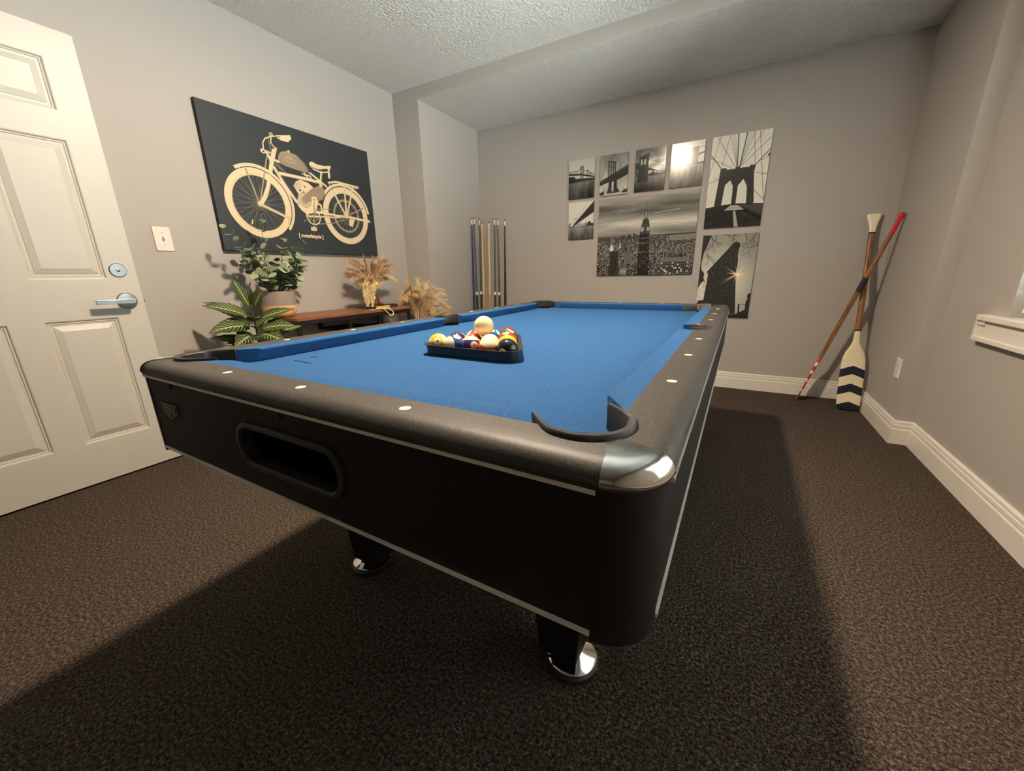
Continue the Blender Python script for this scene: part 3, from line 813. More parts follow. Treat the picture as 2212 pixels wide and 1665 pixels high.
# ------------------------------------------------------------------ printed pictures: painted onto fine grids as colour attributes
class Paint:
    def __init__(self, w, h, res, bgcol=(0, 0, 0)):
        self.w, self.h, self.res = w, h, res
        self.nx, self.ny = int(w * res), int(h * res)
        self.X, self.Y = np.meshgrid((np.arange(self.nx) + 0.5) / res, (np.arange(self.ny) + 0.5) / res)
        self.a = np.zeros((self.ny, self.nx, 3)) + np.array(bgcol, float)
    def blend(self, al, col, sl=(slice(None), slice(None))):
        self.a[sl] = self.a[sl] * (1 - al[..., None]) + np.array(col, float) * al[..., None]
    def box(self, x0, x1, y0, y1, pad=0.5):
        i0 = max(0, int((x0 - pad) * self.res)); i1 = min(self.nx, int((x1 + pad) * self.res) + 2)
        j0 = max(0, int((y0 - pad) * self.res)); j1 = min(self.ny, int((y1 + pad) * self.res) + 2)
        if i1 <= i0 or j1 <= j0: return None
        return (slice(j0, j1), slice(i0, i1))
    def poly(self, pts, col, al=1.0):
        P = np.array(pts, float)
        sl = self.box(P[:, 0].min(), P[:, 0].max(), P[:, 1].min(), P[:, 1].max())
        if sl is None: return
        acc = 0
        for ox, oy in ((-.25, -.25), (.25, -.25), (-.25, .25), (.25, .25)):
            X = self.X[sl] + ox / self.res; Y = self.Y[sl] + oy / self.res
            ins = np.zeros(X.shape, bool)
            for i in range(len(P)):
                x0, y0 = P[i - 1]; x1, y1 = P[i]
                if y0 == y1: continue
                c = ((y0 > Y) != (y1 > Y)) & (X < (x1 - x0) * (Y - y0) / (y1 - y0) + x0)
                ins ^= c
            acc = acc + ins * 0.25
        self.blend(acc * al, col, sl)
    def line(self, pts, wd, col, al=1.0):
        P = np.array(pts, float)
        sl = self.box(P[:, 0].min() - wd, P[:, 0].max() + wd, P[:, 1].min() - wd, P[:, 1].max() + wd)
        if sl is None: return
        X, Y = self.X[sl], self.Y[sl]; D = np.full(X.shape, 1e9)
        for (x0, y0), (x1, y1) in zip(P[:-1], P[1:]):
            dx, dy = x1 - x0, y1 - y0; L = dx * dx + dy * dy + 1e-12
            t = np.clip(((X - x0) * dx + (Y - y0) * dy) / L, 0, 1)
            D = np.minimum(D, np.hypot(X - x0 - t * dx, Y - y0 - t * dy))
        e = min(1.0, wd * self.res)
        self.blend(np.clip((wd / 2 - D) * self.res + 0.5, 0, 1) * al * e if wd * self.res >= 1 else np.clip(1 - D * self.res, 0, 1) * al * e, col, sl)
    def ring(self, cx, cy, r, wd, col, al=1.0, a0=None, a1=None):
        sl = self.box(cx - r - wd, cx + r + wd, cy - r - wd, cy + r + wd)
        if sl is None: return
        X, Y = self.X[sl], self.Y[sl]
        D = np.abs(np.hypot(X - cx, Y - cy) - r)
        m = np.clip((wd / 2 - D) * self.res + 0.5, 0, 1)
        if a0 is not None:
            an = np.degrees(np.arctan2(Y - cy, X - cx)) % 360
            m = m * (((an - a0) % 360) <= ((a1 - a0) % 360))
        self.blend(m * al, col, sl)
    def disc(self, cx, cy, rx, ry, col, al=1.0, soft=0.0):
        sl = self.box(cx - rx * (1 + soft * 2), cx + rx * (1 + soft * 2), cy - ry * (1 + soft * 2), cy + ry * (1 + soft * 2))
        if sl is None: return
        q = np.hypot((self.X[sl] - cx) / rx, (self.Y[sl] - cy) / ry)
        m = np.clip((1 - q) * min(rx, ry) * self.res + 0.5, 0, 1) if not soft else np.clip(1 + soft - q, 0, 1) ** 2 / (1 + soft) ** 2
        self.blend(np.clip(m, 0, 1) * al, col, sl)
    def fbm(self, sx, sy, octv=4):
        out = 0; amp = 1; tot = 0
        for k in range(octv):
            gx, gy = int(self.w / sx * 2 ** k) + 3, int(self.h / sy * 2 ** k) + 3
            g = rng.random((gy, gx))
            u = self.X / sx * 2 ** k; v = self.Y / sy * 2 ** k
            i, j = np.clip(u.astype(int), 0, gx - 2), np.clip(v.astype(int), 0, gy - 2); fu, fv = u - i, v - j
            fu = fu * fu * (3 - 2 * fu); fv = fv * fv * (3 - 2 * fv)
            out = out + amp * ((g[j, i] * (1 - fu) + g[j, i + 1] * fu) * (1 - fv) + (g[j + 1, i] * (1 - fu) + g[j + 1, i + 1] * fu) * fv)
            tot += amp; amp *= 0.5
        return out / tot
    def mesh(self, name, mat, parent, w, h):
        """grid in the local XZ plane facing -Y, centred; parent's x = right, z = up"""
        nx, ny = self.nx, self.ny
        xs = np.linspace(-w / 2, w / 2, nx); zs = np.linspace(h / 2, -h / 2, ny)
        Xv, Zv = np.meshgrid(xs, zs)
        co = np.stack([Xv, np.zeros_like(Xv), Zv], -1).reshape(-1, 3).astype(np.float32)
        idx = np.arange(nx * ny).reshape(ny, nx)
        q = np.stack([idx[1:, :-1], idx[1:, 1:], idx[:-1, 1:], idx[:-1, :-1]], -1).reshape(-1, 4).astype(np.int32)
        me = bpy.data.meshes.new(name)
        me.vertices.add(len(co)); me.vertices.foreach_set('co', co.ravel())
        me.loops.add(q.size); me.loops.foreach_set('vertex_index', q.ravel())
        me.polygons.add(len(q)); me.polygons.foreach_set('loop_start', np.arange(0, q.size, 4, dtype=np.int32))
        me.update(calc_edges=True)
        at = me.color_attributes.new('print', 'FLOAT_COLOR', 'POINT')
        c = np.clip(self.a.reshape(-1, 3), 0, 1)
        lin = np.where(c > 0.04045, ((c + 0.055) / 1.055) ** 2.4, c / 12.92)
        at.data.foreach_set('color', np.concatenate([lin, np.ones((len(lin), 1))], 1).astype(np.float32).ravel())
        me.materials.append(mat)
        return link(name, me, parent)

def print_mat(name, rough, bump_s=0.0, bump_scale=60, coat=0.0):
    t = NT(name, rough, 0, (0.5, 0.5, 0.5, 1), 0.5)
    at = t.n('ShaderNodeAttribute', attribute_name='print')
    t.base(at.outputs['Color'])
    if bump_s:
        t.bump(t.noise(t.coord(), bump_scale, 3, 0.6), bump_s, 0.002)
    return t.m
MAT['photo'] = print_mat('glossy_photo_print', 0.16, 0.07, 55)
MAT['canvas_print'] = print_mat('canvas_print', 0.55, 0.10, 700)
MAT['canvas_side'] = plain('dark_canvas_side', srgb(28, 26, 24), 0.7)
MAT['board_edge'] = plain('picture_board_edge', srgb(150, 140, 125), 0.6)

def picture(name, label, cat, x, z, w, h, paint, depth=0.015, group=None):
    """board hung on the back wall; x = centre, z = centre"""
    root = thing(name, label, cat, (x, YB, z), 0, group)
    b = MB(); b.box((-w / 2, -depth, -h / 2), (w / 2, -0.001, h / 2)); b.build('board', MAT['board_edge'], root)
    p = paint.mesh('photo_print', MAT['photo'], root, w, h); p.location.y = -depth - 0.0006
    return root

g = lambda v_: (v_, v_ * 0.985, v_ * 0.93)      # warm grey
rnd = random.Random(11)
def town(P, x0, x1, base, hmin, hmax, wmin, wmax, lo, hi, al=1.0):
    x = x0
    while x < x1:
        w = rnd.uniform(wmin, wmax); hh = rnd.uniform(hmin, hmax); P.poly([(x, base), (x, base - hh), (x + w, base - hh), (x + w, base)], g(rnd.uniform(lo, hi)), al); x += w * rnd.uniform(0.8, 1.1)

# --- small 1: long cantilever bridge over water
def small1():
    P = Paint(24.1, 31.8, 3.4, g(0.86))
    P.a *= (1 - 0.15 * (1 - P.Y / 31.8))[..., None]
    wat = 0.42 - 0.25 * (P.Y - 17) / 15 + 0.34 * (P.fbm(2.5, 14, 3) - 0.5)
    m = (P.Y > 17.2).astype(float); P.blend(m, (0, 0, 0)); P.a += (wat * m)[..., None] * np.array(g(1.0))
    P.poly([(0, 13), (5, 13.3), (6.5, 15), (24, 16), (24, 17.5), (0, 18.5)], g(0.20)); P.poly([(0, 13.5), (6, 13.5), (6.2, 18), (0, 18.5)], g(0.13))
    P.poly([(0, 10.2), (12, 11.6), (24, 14.8), (24, 16), (12, 13), (0, 12)], g(0.16))
    P.line([(0, 9), (8, 9.2), (12, 6.8), (15, 10), (17.5, 9.4), (20, 12.2), (24, 14)], 0.5, g(0.3))
    for x in np.arange(0.5, 23, 1.0):
        P.line([(x, 9.3 + 0.1 * x), (x + 0.8, 11.2 + 0.12 * x)], 0.22, g(0.4))
    for x, t_, b_ in ((11.3, 5.6, 17.3), (13.1, 5.6, 17.3), (17.3, 9, 17), (20, 11.5, 17)):
        P.line([(x, t_), (x, b_)], 0.9 if x < 14 else 0.5, g(0.22))
    return P
# --- small 2: suspension bridge tower seen from below
def small2():
    P = Paint(24.1, 31.8, 3.4, g(0.62))
    P.a *= (0.80 + 0.6 * (P.fbm(5, 9, 4) - 0.5) + 0.016 * P.Y)[..., None]
    P.poly([(0, 31.8), (0, 29.6), (24.1, 28.8), (24.1, 31.8)], g(0.75))
    town(P, 0, 3.5, 31, 1, 3, .6, 1.2, .15, .3); town(P, 19, 24, 30.5, 1, 3, .8, 1.6, .12, .25)
    P.poly([(0, 20.2), (24.1, 9.4), (24.1, 16.8), (14, 20.6), (10, 20.6), (0, 23.6)], g(0.17))
    P.line([(0, 20.2), (24.1, 9.4)], 0.5, g(0.34))
    for i in range(9):
        x = 2 + 2.6 * i; P.ring(x + 0.5, 20.2 - 10.8 / 24.1 * x + 1.6, 0.9, 0.25, g(0.4), 0.8)
    for x in (7.2, 9.2, 11.2, 12.8): P.line([(x, 5.2 + (x - 7) * 0.25), (x + 0.3, 17)], 0.75, g(0.15))
    for y in (5.2, 9, 15): P.line([(6.8, y), (13, y + 1.3)], 0.9 if y < 6 else 0.5, g(0.16))
    P.poly([(8, 19), (10.6, 19), (10.4, 25), (10.8, 29.6), (6.2, 30), (7.6, 26)], g(0.22)); P.poly([(12, 19), (14.6, 19), (15, 26), (17.4, 29.4), (12.0, 29.5)], g(0.20))
    P.poly([(10.6, 19.4), (12, 19.4), (12, 21), (10.6, 21)], g(0.2)); P.poly([(6.5, 29), (17, 28.7), (17.6, 30), (6, 30.3)], g(0.25))
    return P
# --- small 3: stone tower with clouds
def small3():
    P = Paint(24.1, 31.8, 3.4, g(0.5))
    c = P.fbm(9, 5, 4)
    sky = 0.30 + 0.95 * np.clip((c - 0.40) * 2.0, 0, 1) * np.clip(P.Y / 9, 0.12, 1)
    m = (P.Y < 20.0).astype(float)
    P.a = (sky * m)[..., None] * np.array(g(1)) + ((1 - m) * (0.44 - 0.026 * (P.Y - 20) + 0.25 * (P.fbm(3, 12, 3) - 0.5)))[..., None] * np.array(g(1))
    P.poly([(0, 9), (4, 12), (4, 15), (0, 14)], g(0.16)); town(P, 11, 24.1, 20.4, 1.2, 3.4, .8, 2, .10, .2)
    P.poly([(9.5, 13.6), (18, 17.2), (20.5, 17.2), (20.5, 18.4), (9.5, 15.6)], g(0.13))
    P.poly([(3.0, 6.0), (3.6, 5.0), (5.5, 5.2), (6, 4.4), (8.8, 4.2), (9.2, 3.4), (10.8, 3.2), (10.6, 12), (10.8, 24), (2.0, 25), (3.4, 12)], g(0.12))
    for x in (5.0, 7.7): P.poly([(x - .6, 11.8), (x - .6, 8.4), (x + .1, 7.2), (x + .9, 8.2), (x + .9, 11.6)], g(0.72))
    for i in range(5): P.line([(10.6, 4.5), (13 + 1.4 * i, 16)], 0.14, g(0.3), 0.6)
    P.line([(0, 7), (3.4, 10.5)], 0.3, g(.2)); P.line([(0, 6), (3.4, 9)], 0.2, g(.25))
    P.a *= (1 - 0.5 * np.clip((P.Y - 24) / 8, 0, 1))[..., None]
    return P
# --- small 4: bright bridge with reflections
def small4():
    P = Paint(24.1, 31.8, 3.4, g(0.90))
    m = (P.Y > 17).astype(float)
    wat = 0.66 - 0.018 * (P.Y - 17) + 0.5 * (P.fbm(2.2, 11, 3) - 0.5)
    P.a = P.a * (1 - m)[..., None] + (wat * m)[..., None] * np.array(g(1))
    town(P, 2, 17, 17, 1.5, 5, .7, 1.5, .55, .75); P.poly([(0, 17.8), (24.1, 16.6), (24.1, 15), (18, 15.2), (4, 17)], g(0.32))
    P.line([(0, 13.2), (14, 10.4), (24.1, 8.6)], 0.9, g(0.36)); P.line([(0, 14.4), (13, 12.4)], 0.3, g(0.5))
    for x in np.arange(1.0, 14, 1.3): P.line([(x, 13 - 0.2 * x), (x, 17)], 0.18, g(0.55))
    P.poly([(15, 4.8), (16, 4.2), (19.4, 4.2), (19.8, 4.8), (19.6, 16.6), (14.6, 17)], g(0.36))
    for x in (16.2, 17.4, 18.5): P.line([(x, 5.2), (x, 11)], 0.3, g(0.24))
    P.line([(19.6, 4.8), (24.1, 5.0)], 0.25, g(0.45)); P.line([(19.6, 10.5), (24.1, 8.4)], 0.6, g(0.3))
    P.poly([(14.6, 18), (19.6, 17.5), (19.4, 31), (14.4, 31.8)], g(0.36), 0.75)
    P.a *= (1 - 0.35 * np.clip((P.Y - 20) / 12, 0, 1))[..., None]
    return P
# --- small 5: bridge deck overhead running to a far tower
def small5():
    P = Paint(24.1, 31.8, 3.4, g(0.84))
    m = (P.Y > 20.6).astype(float)
    wat = 0.55 - 0.030 * (P.Y - 20.6) + 0.4 * (P.fbm(3.5, 12, 3) - 0.5)
    P.a = P.a * (1 - m)[..., None] + (wat * m)[..., None] * np.array(g(1))
    town(P, 0, 2, 20.8, 1, 4, .5, 1, .4, .55); town(P, 8, 18, 20.4, 1, 3.4, .6, 1.4, .4, .65); P.poly([(17.5, 20.4), (18.5, 17), (20.8, 16.4), (21, 18), (24.1, 18.6), (24.1, 20.4)], g(0.2))
    P.line([(5.4, 13.5), (5.6, 20)], 0.5, g(0.6)); P.line([(7.6, 13.3), (7.6, 17)], 0.5, g(0.6)); P.line([(5.2, 13.6), (8, 13.4)], 0.5, g(0.6))
    P.poly([(23.8, 0), (24.1, 0), (24.1, 9), (7.6, 18.6), (5.6, 20.6), (3.6, 20.6), (6, 17.6)], g(0.20))
    P.line([(18.4, 0), (9, 13.5)], 0.25, g(0.55)); P.line([(21.5, 0), (14, 9.6)], 0.2, g(0.6))
    P.line([(0, 20.9), (24.1, 20.5)], 0.5, g(0.3))
    return P
# --- big: city at dusk with a tall stepped tower
def skyline():
    P = Paint(81.6, 64.4, 3.6, g(0.5))
    cl = P.fbm(40, 4.0, 5); Yt = P.Y + 0.02 * (40 - P.X)
    sky = np.interp(Yt, [0, 8, 14, 18, 21, 25, 29, 33], [0.52, 0.47, 0.45, 0.62, 0.80, 0.70, 0.58, 0.55]) + 0.45 * (cl - 0.5)
    P.a = sky[..., None] * np.array(g(1))
    for _ in range(14):
        x = rnd.uniform(-5, 75); y = rnd.uniform(12, 24); P.line([(x, y), (x + rnd.uniform(12, 30), y - rnd.uniform(0.3, 2))], rnd.uniform(0.3, 0.9), g(rnd.choice([0.9, 0.5, 0.85])), 0.35)
    m = (P.Y > 31.2).astype(float); P.blend(m, g(0.30))
    P.poly([(56, 32.6), (81.6, 32.2), (81.6, 36), (60, 37)], g(0.62), 0.7)
    for _ in range(900):                         # far city to near city
        d = rnd.random() ** 0.8
        y = 31.5 + 33 * d; x = rnd.uniform(-2, 83); w = 0.5 + 2.6 * d * rnd.uniform(0.5, 1.2); hh = (1 + 5.5 * d) * rnd.uniform(0.3, 1.1)
        if x > 58 and y < 36: continue
        if y - hh < 29: hh = y - 30.5
        v_ = rnd.uniform(0.10, 0.42) * (1.15 - 0.55 * d) + 0.05
        P.poly([(x, y), (x, y - hh), (x + w, y - hh), (x + w, y)], g(v_))
        if rnd.random() < 0.5: P.line([(x, y - hh), (x + w, y - hh)], 0.25, g(rnd.uniform(0.5, 0.85)), 0.6)
        for _k in range(int(2 + 5 * d)):
            P.disc(x + rnd.random() * w, y - rnd.random() * hh, 0.18 + .12 * d, 0.22 + .1 * d, g(rnd.uniform(0.6, 1.0)), 0.85)
    town(P, 22, 36, 34, 1.5, 5, .8, 1.6, .22, .4); town(P, 46, 60, 35, 1.5, 4.5, .8, 1.8, .25, .45)
    for _ in range(700): P.disc(rnd.uniform(0, 81.6), rnd.uniform(32, 64), 0.17, 0.2, g(rnd.uniform(0.6, 1)), 0.7)
    # left gothic peak and slab
    P.poly([(10.8, 64.4), (12.6, 43), (19.4, 43), (20.4, 64.4)], g(0.24))
    for x in (13, 14.6, 16.2, 17.8): P.line([(x, 44), (x - 0.4, 64.4)], 0.5, g(0.13))
    P.poly([(12.9, 36.3), (11.3, 41.2), (12, 43), (14.6, 43), (15.1, 41.2)], g(0.86))
    P.poly([(20.5, 34), (19.8, 41), (21.6, 41)], g(0.8)); P.poly([(21.5, 57), (27.5, 57), (27.8, 64.4), (21.5, 64.4)], g(0.35))
    for y in np.arange(58.5, 64, 1.1): P.line([(21.8, y), (27.2, y)], 0.5, g(0.92), 0.8)
    P.poly([(25, 44), (31, 43), (31.5, 54), (24.5, 54)], g(0.36))
    for x in np.arange(25.4, 31, 0.9): P.line([(x, 44), (x, 54)], 0.3, g(0.6), 0.6)
    # central tower
    P.poly([(36.6, 64.4), (36.9, 28.4), (45.2, 28.4), (46.2, 64.4)], g(0.16)); P.poly([(37.6, 28.4), (37.9, 22.8), (44.7, 22.8), (45.0, 28.4)], g(0.30))
    P.poly([(38.4, 22.8), (38.8, 19.4), (40.2, 18.2), (42.6, 18.2), (44.0, 19.4), (44.4, 22.8)], g(0.26))
    P.poly([(40.3, 18.3), (40.5, 13), (41.0, 11.2), (41.6, 11.2), (42.0, 13), (42.5, 18.3)], g(0.24)); P.line([(41.3, 17.6), (41.25, 13)], 0.6, g(0.95))
    P.line([(41.2, 11.2), (41.1, 2.6)], 0.35, g(0.33)); P.disc(41.1, 2.8, 0.35, 0.5, g(0.8))
    for x in (38.4, 39.6, 42.9, 44.2): P.line([(x, 28.2), (x + 0.1, 25.2)], 0.55, g(0.93))
    for y in (29.4, 33.6, 37.6, 44.8): P.line([(37.0, y), (45.4, y)], 0.35, g(0.8), 0.7)
    for _ in range(90): P.disc(rnd.uniform(37, 45.6), rnd.uniform(29.5, 60), 0.22, 0.25, g(rnd.uniform(0.5, 0.9)), 0.8)
    for x in np.arange(37.6, 45, 0.9): P.line([(x, 30), (x - 0.1, 60)], 0.22, g(0.24), 0.6)
    # near right slab
    P.poly([(55.2, 50), (78.8, 50.2), (78.8, 64.4), (55.6, 64.4)], g(0.40)); P.poly([(55.2, 50), (78.8, 50.2), (78.8, 53), (55.3, 53)], g(0.46))
    for j, y in enumerate(np.arange(54.2, 64.4, 1.35)):
        for i, x in enumerate(np.arange(56.4, 78, 1.45)):
            P.poly([(x, y), (x + 1.05, y), (x + 1.05, y + 0.75), (x, y + 0.75)], g(0.08 if rnd.random() > 0.16 else 0.92))
    P.a *= 0.97
    return P
# --- tall: stone double-arched tower with cables
def tall_tower():
    P = Paint(38.6, 64.4, 4.0, g(0.90))
    dk = g(0.25); md = g(0.42)
    cab = [[(17.0, .2), (18.6, 22.1)], [(22.5, .2), (20.1, 22.3)], [(3.4, .6), (17, 21.8)], [(32.9, .3), (20.5, 21.9)], [(38, 5.3), (21, 21.9)], [(5.4, .5), (.2, 27.1)], [(11.5, 1.5), (8.3, 20.2)], [(30.4, .3), (38.3, 46.5)], [(26.9, .5), (29.9, 21.4)], [(.2, 31.8), (7.5, 28.9)], [(31.3, 39.2), (38.3, 46.5)], [(30.2, 27.2), (38.5, 29.5)], [(.1, 14.1), (14.9, 22.5)], [(38.2, 18.1), (33.4, 19.6)]]
    for i in range(7):
        P.line([(11 + i * 0.95, 0), (18.2, 21.9)], 0.16, md, 0.7); P.line([(23 + i * 0.9, 0), (20.3, 21.9)], 0.16, md, 0.7)
    for y in (6, 9, 12): P.line([(0, y + 2), (38.6, y - 2)], 0.10, md, 0.35)
    for c_ in cab: P.line(c_, 0.30, dk, 0.85)
    for c_ in cab[:2]: P.line(c_, 0.62, dk)
    for c_ in ([(-.1, 11.8), (7.6, 21.7)], [(38.3, 13), (30.4, 22.1)]): P.line(c_, 0.55, dk)
    P.poly([(38.6, 14.5), (36.6, 17.6), (38.6, 17.4)], dk)
    for i in range(6):
        P.line([(32.2 + i, 24 + 2 * i), (31.5 + i * 1.1, 47)], 0.1, md, 0.5); P.line([(6 - i, 26 + 2 * i), (5.5 - i, 48)], 0.1, md, 0.5)
    tw = [(7.6, 22), (11.5, 22), (11.6, 23.2), (17.4, 23.3), (17.5, 21.9), (20.5, 22.1), (20.7, 23.2), (26.7, 23.1), (27.2, 21.9), (30.6, 22.1), (29.9, 26.6), (32.3, 48.3), (27.3, 48.5), (26.6, 37), (26, 35.2), (23.6, 31), (20.6, 35), (20.5, 37), (20.4, 48.1), (17.4, 47.8), (17.3, 37), (17.2, 35.1), (15, 30.9), (11.9, 33.8), (11.6, 37), (10.8, 48.1), (5.8, 48.6), (7.5, 24.7)]
    P.poly(tw, g(0.24))
    tex = P.fbm(1.6, 1.0, 3); mm = np.zeros_like(P.X); 
    for i in range(5):
        P.line([(11.6 + i * 1.2, 47), (14 + i * 0.8, 33)], 0.12, md, 0.7); P.line([(20.6 + i * 1.2, 47), (22.5 + i, 33)], 0.12, md, 0.7)
    P.poly([(0, 49.2), (11, 48), (19.7, 47.4), (38.6, 48.9), (38.6, 64.4), (0, 64.4)], g(0.20))
    P.a *= (1 - 0.5 * (P.Y > 48.6) * (tex - 0.35))[..., None]
    P.poly([(22, 48.4), (38.6, 49.2), (38.6, 57)], g(0.30)); P.line([(20, 48.4), (38.6, 60)], 0.5, g(0.1)); P.line([(18, 48.4), (0, 60)], 0.4, g(0.12))
    P.poly([(13.3, 51.7), (17.1, 48.5), (22.1, 48.7), (26.2, 51.9)], g(0.66)); P.line([(13.3, 51.7), (26.2, 51.9)], 0.35, g(0.8))
    P.poly([(19.3, 52.5), (20.8, 52.5), (24.1, 64.4), (21.2, 64.4)], g(0.66))
    for _ in range(20):
        x = rnd.uniform(2, 36); y = rnd.uniform(54, 63); P.line([(x, y), (x + rnd.uniform(1, 3), y)], 0.25, g(0.4), 0.4)
    return P
# --- corner building against the sun
def corner_building():
    P = Paint(38.6, 64.4, 4.0, g(0.7))
    P.a = (0.60 + 0.16 * np.exp(-(np.hypot(P.X - 27, P.Y - 34) / 16) ** 2) + 0.002 * P.Y - 0.006 * np.clip(P.X - 27, 0, 20))[..., None] * np.array(g(1))
    P.a += (0.16 * (P.X < 20) * np.clip((P.Y - 4) / 30, 0, 1))[..., None]
    bd_ = [(5.8, 28.3), (22.8, 6.4), (24.3, 5.8), (26.5, 7.2), (26.9, 9), (26, 12.4), (26, 15.9), (26.6, 19.4), (26.8, 34.5), (29.4, 61), (20, 64.4), (0, 64.4), (0, 54), (1.6, 50.9), (5.2, 50.6), (6.4, 34.3), (6.5, 29)]
    P.poly(bd_, g(0.22))
    for _ in range(620):
        y = rnd.uniform(9, 62); x = rnd.uniform(max(4, 5.8 + (28.3 - y) * 0.78 + 0.8), 26.3 + max(0, (y - 34) * 0.09))
        P.line([(x, y), (x + 0.05, y + rnd.uniform(0.5, 1.2))], 0.30, g(rnd.choice([0.13, 0.32, 0.30])), 0.8)
    P.line([(5.6, 28.6), (22.8, 6.6)], 0.6, g(0.16))
    P.poly([(0, 0), (5.9, 0.4), (3.7, 8.7), (1.7, 14), (.8, 22.2), (1.5, 26.8), (3.4, 28.7), (3.8, 30.1), (3.4, 32.4), (4.3, 34.8), (1.9, 37.1), (.5, 40.4), (0, 42)], g(0.22))
    def branch(x, y, a, L, w, d):
        x2, y2 = x + L * math.cos(a), y + L * math.sin(a)
        xm, ym = (x + x2) / 2 + rnd.uniform(-.5, .5), (y + y2) / 2 + rnd.uniform(-.5, .5)
        P.line([(x, y), (xm, ym), (x2, y2)], w, g(0.26), 0.95)
        if d:
            for k in (-1, 1):
                branch(x2, y2, a + k * rnd.uniform(0.25, 0.8), L * rnd.uniform(0.55, 0.85), w * 0.62, d - 1)
    for a in ((5, 0, 1.0, 5, .55, 4), (9, 0, 1.5, 4, .4, 3), (14, 0, 0.3, 5, .5, 4), (22, 0, 1.7, 4, .4, 3), (29, 0, 1.2, 4, .4, 4), (36, 0, 1.9, 4.5, .45, 4), (38.6, 8, 2.6, 5, .45, 4), (6, 6, 1.9, 5, .4, 4), (5, 16, 0.6, 4, .3, 3), (4, 14, 1.2, 5, .35, 3)):
        branch(*a)
    P.poly([(38.6, 45.4), (37.6, 44.8), (36.6, 45.4), (36.2, 47.7), (36.8, 49.5), (36, 50.9), (35.7, 53.2), (35.8, 57.8), (33.4, 59.2), (29.3, 61.4), (20, 64.4), (38.6, 64.4)], g(0.20)); P.poly([(0, 63.2), (38.6, 62), (38.6, 64.4), (0, 64.4)], g(0.17))
    P.line([(31, 53.7), (36, 53.4)], 0.35, g(0.2)); P.line([(31.2, 53.7), (31.6, 60)], 1.1, g(0.15))
    P.line([(0, 51.4), (5, 51)], 0.3, g(0.25)); P.line([(0, 47), (5, 50)], 0.2, g(0.4))
    sx, sy = 27.4, 30.5
    for an, L in ((-2.58, 13), (-1.0, 12), (-1.85, 8), (0.12, 10), (0.0, 8), (2.7, 14), (2.55, 15), (1.2, 10), (1.9, 8), (0.6, 8), (-0.25, 8), (3.3, 9), (-2.9, 8)):
        for f in np.linspace(0, 1, 9)[:-1]:
            P.line([(sx + L * f * math.cos(an), sy + L * f * math.sin(an)), (sx + L * (f + .13) * math.cos(an), sy + L * (f + .13) * math.sin(an))], 0.75 * (1 - f) + 0.15, (0.97, 0.88, 0.72), 0.75 * (1 - f))
    P.disc(sx, sy, 2.2, 2.4, (1, 0.93, 0.78), 1.0, soft=0.8); P.disc(sx, sy, 1.0, 1.1, (1, 0.97, 0.88))
    return P
zm, zl = (1.938 + 1.619) / 2, (1.5905 + 1.2705) / 2
G1 = 'small city bridge pictures'
picture('bridge_picture', 'small picture of a long steel bridge with spires, top left of the picture wall', 'picture', 1.385, zm, 0.241, 0.319, small1(), group=G1)
picture('bridge_picture', 'small picture of a bridge tower seen from below the deck', 'picture', 1.677, zm, 0.241, 0.319, small2(), group=G1)
picture('bridge_picture', 'small picture of a dark stone bridge tower under heavy clouds', 'picture', 1.975, zm, 0.241, 0.319, small3(), group=G1)
picture('bridge_picture', 'small bright picture of a bridge tower reflected in pale water', 'picture', 2.256, zm, 0.241, 0.319, small4(), group=G1)
picture('bridge_picture', 'small picture of a bridge deck receding diagonally over water, lower left', 'picture', 1.390, zl, 0.241, 0.319, small5(), group=G1)
picture('skyline_picture', 'large picture of a city skyline at dusk with one tall spired tower', 'picture', 1.965, 1.264, 0.816, 0.646, skyline())
picture('tower_picture', 'tall picture of a stone double-arched bridge tower with cables', 'picture', 2.619, 1.615, 0.386, 0.645, tall_tower())
picture('building_picture', 'tall picture of a wedge-shaped building with a sunburst, below the arched tower', 'picture', 2.625, 0.918, 0.386, 0.645, corner_building())

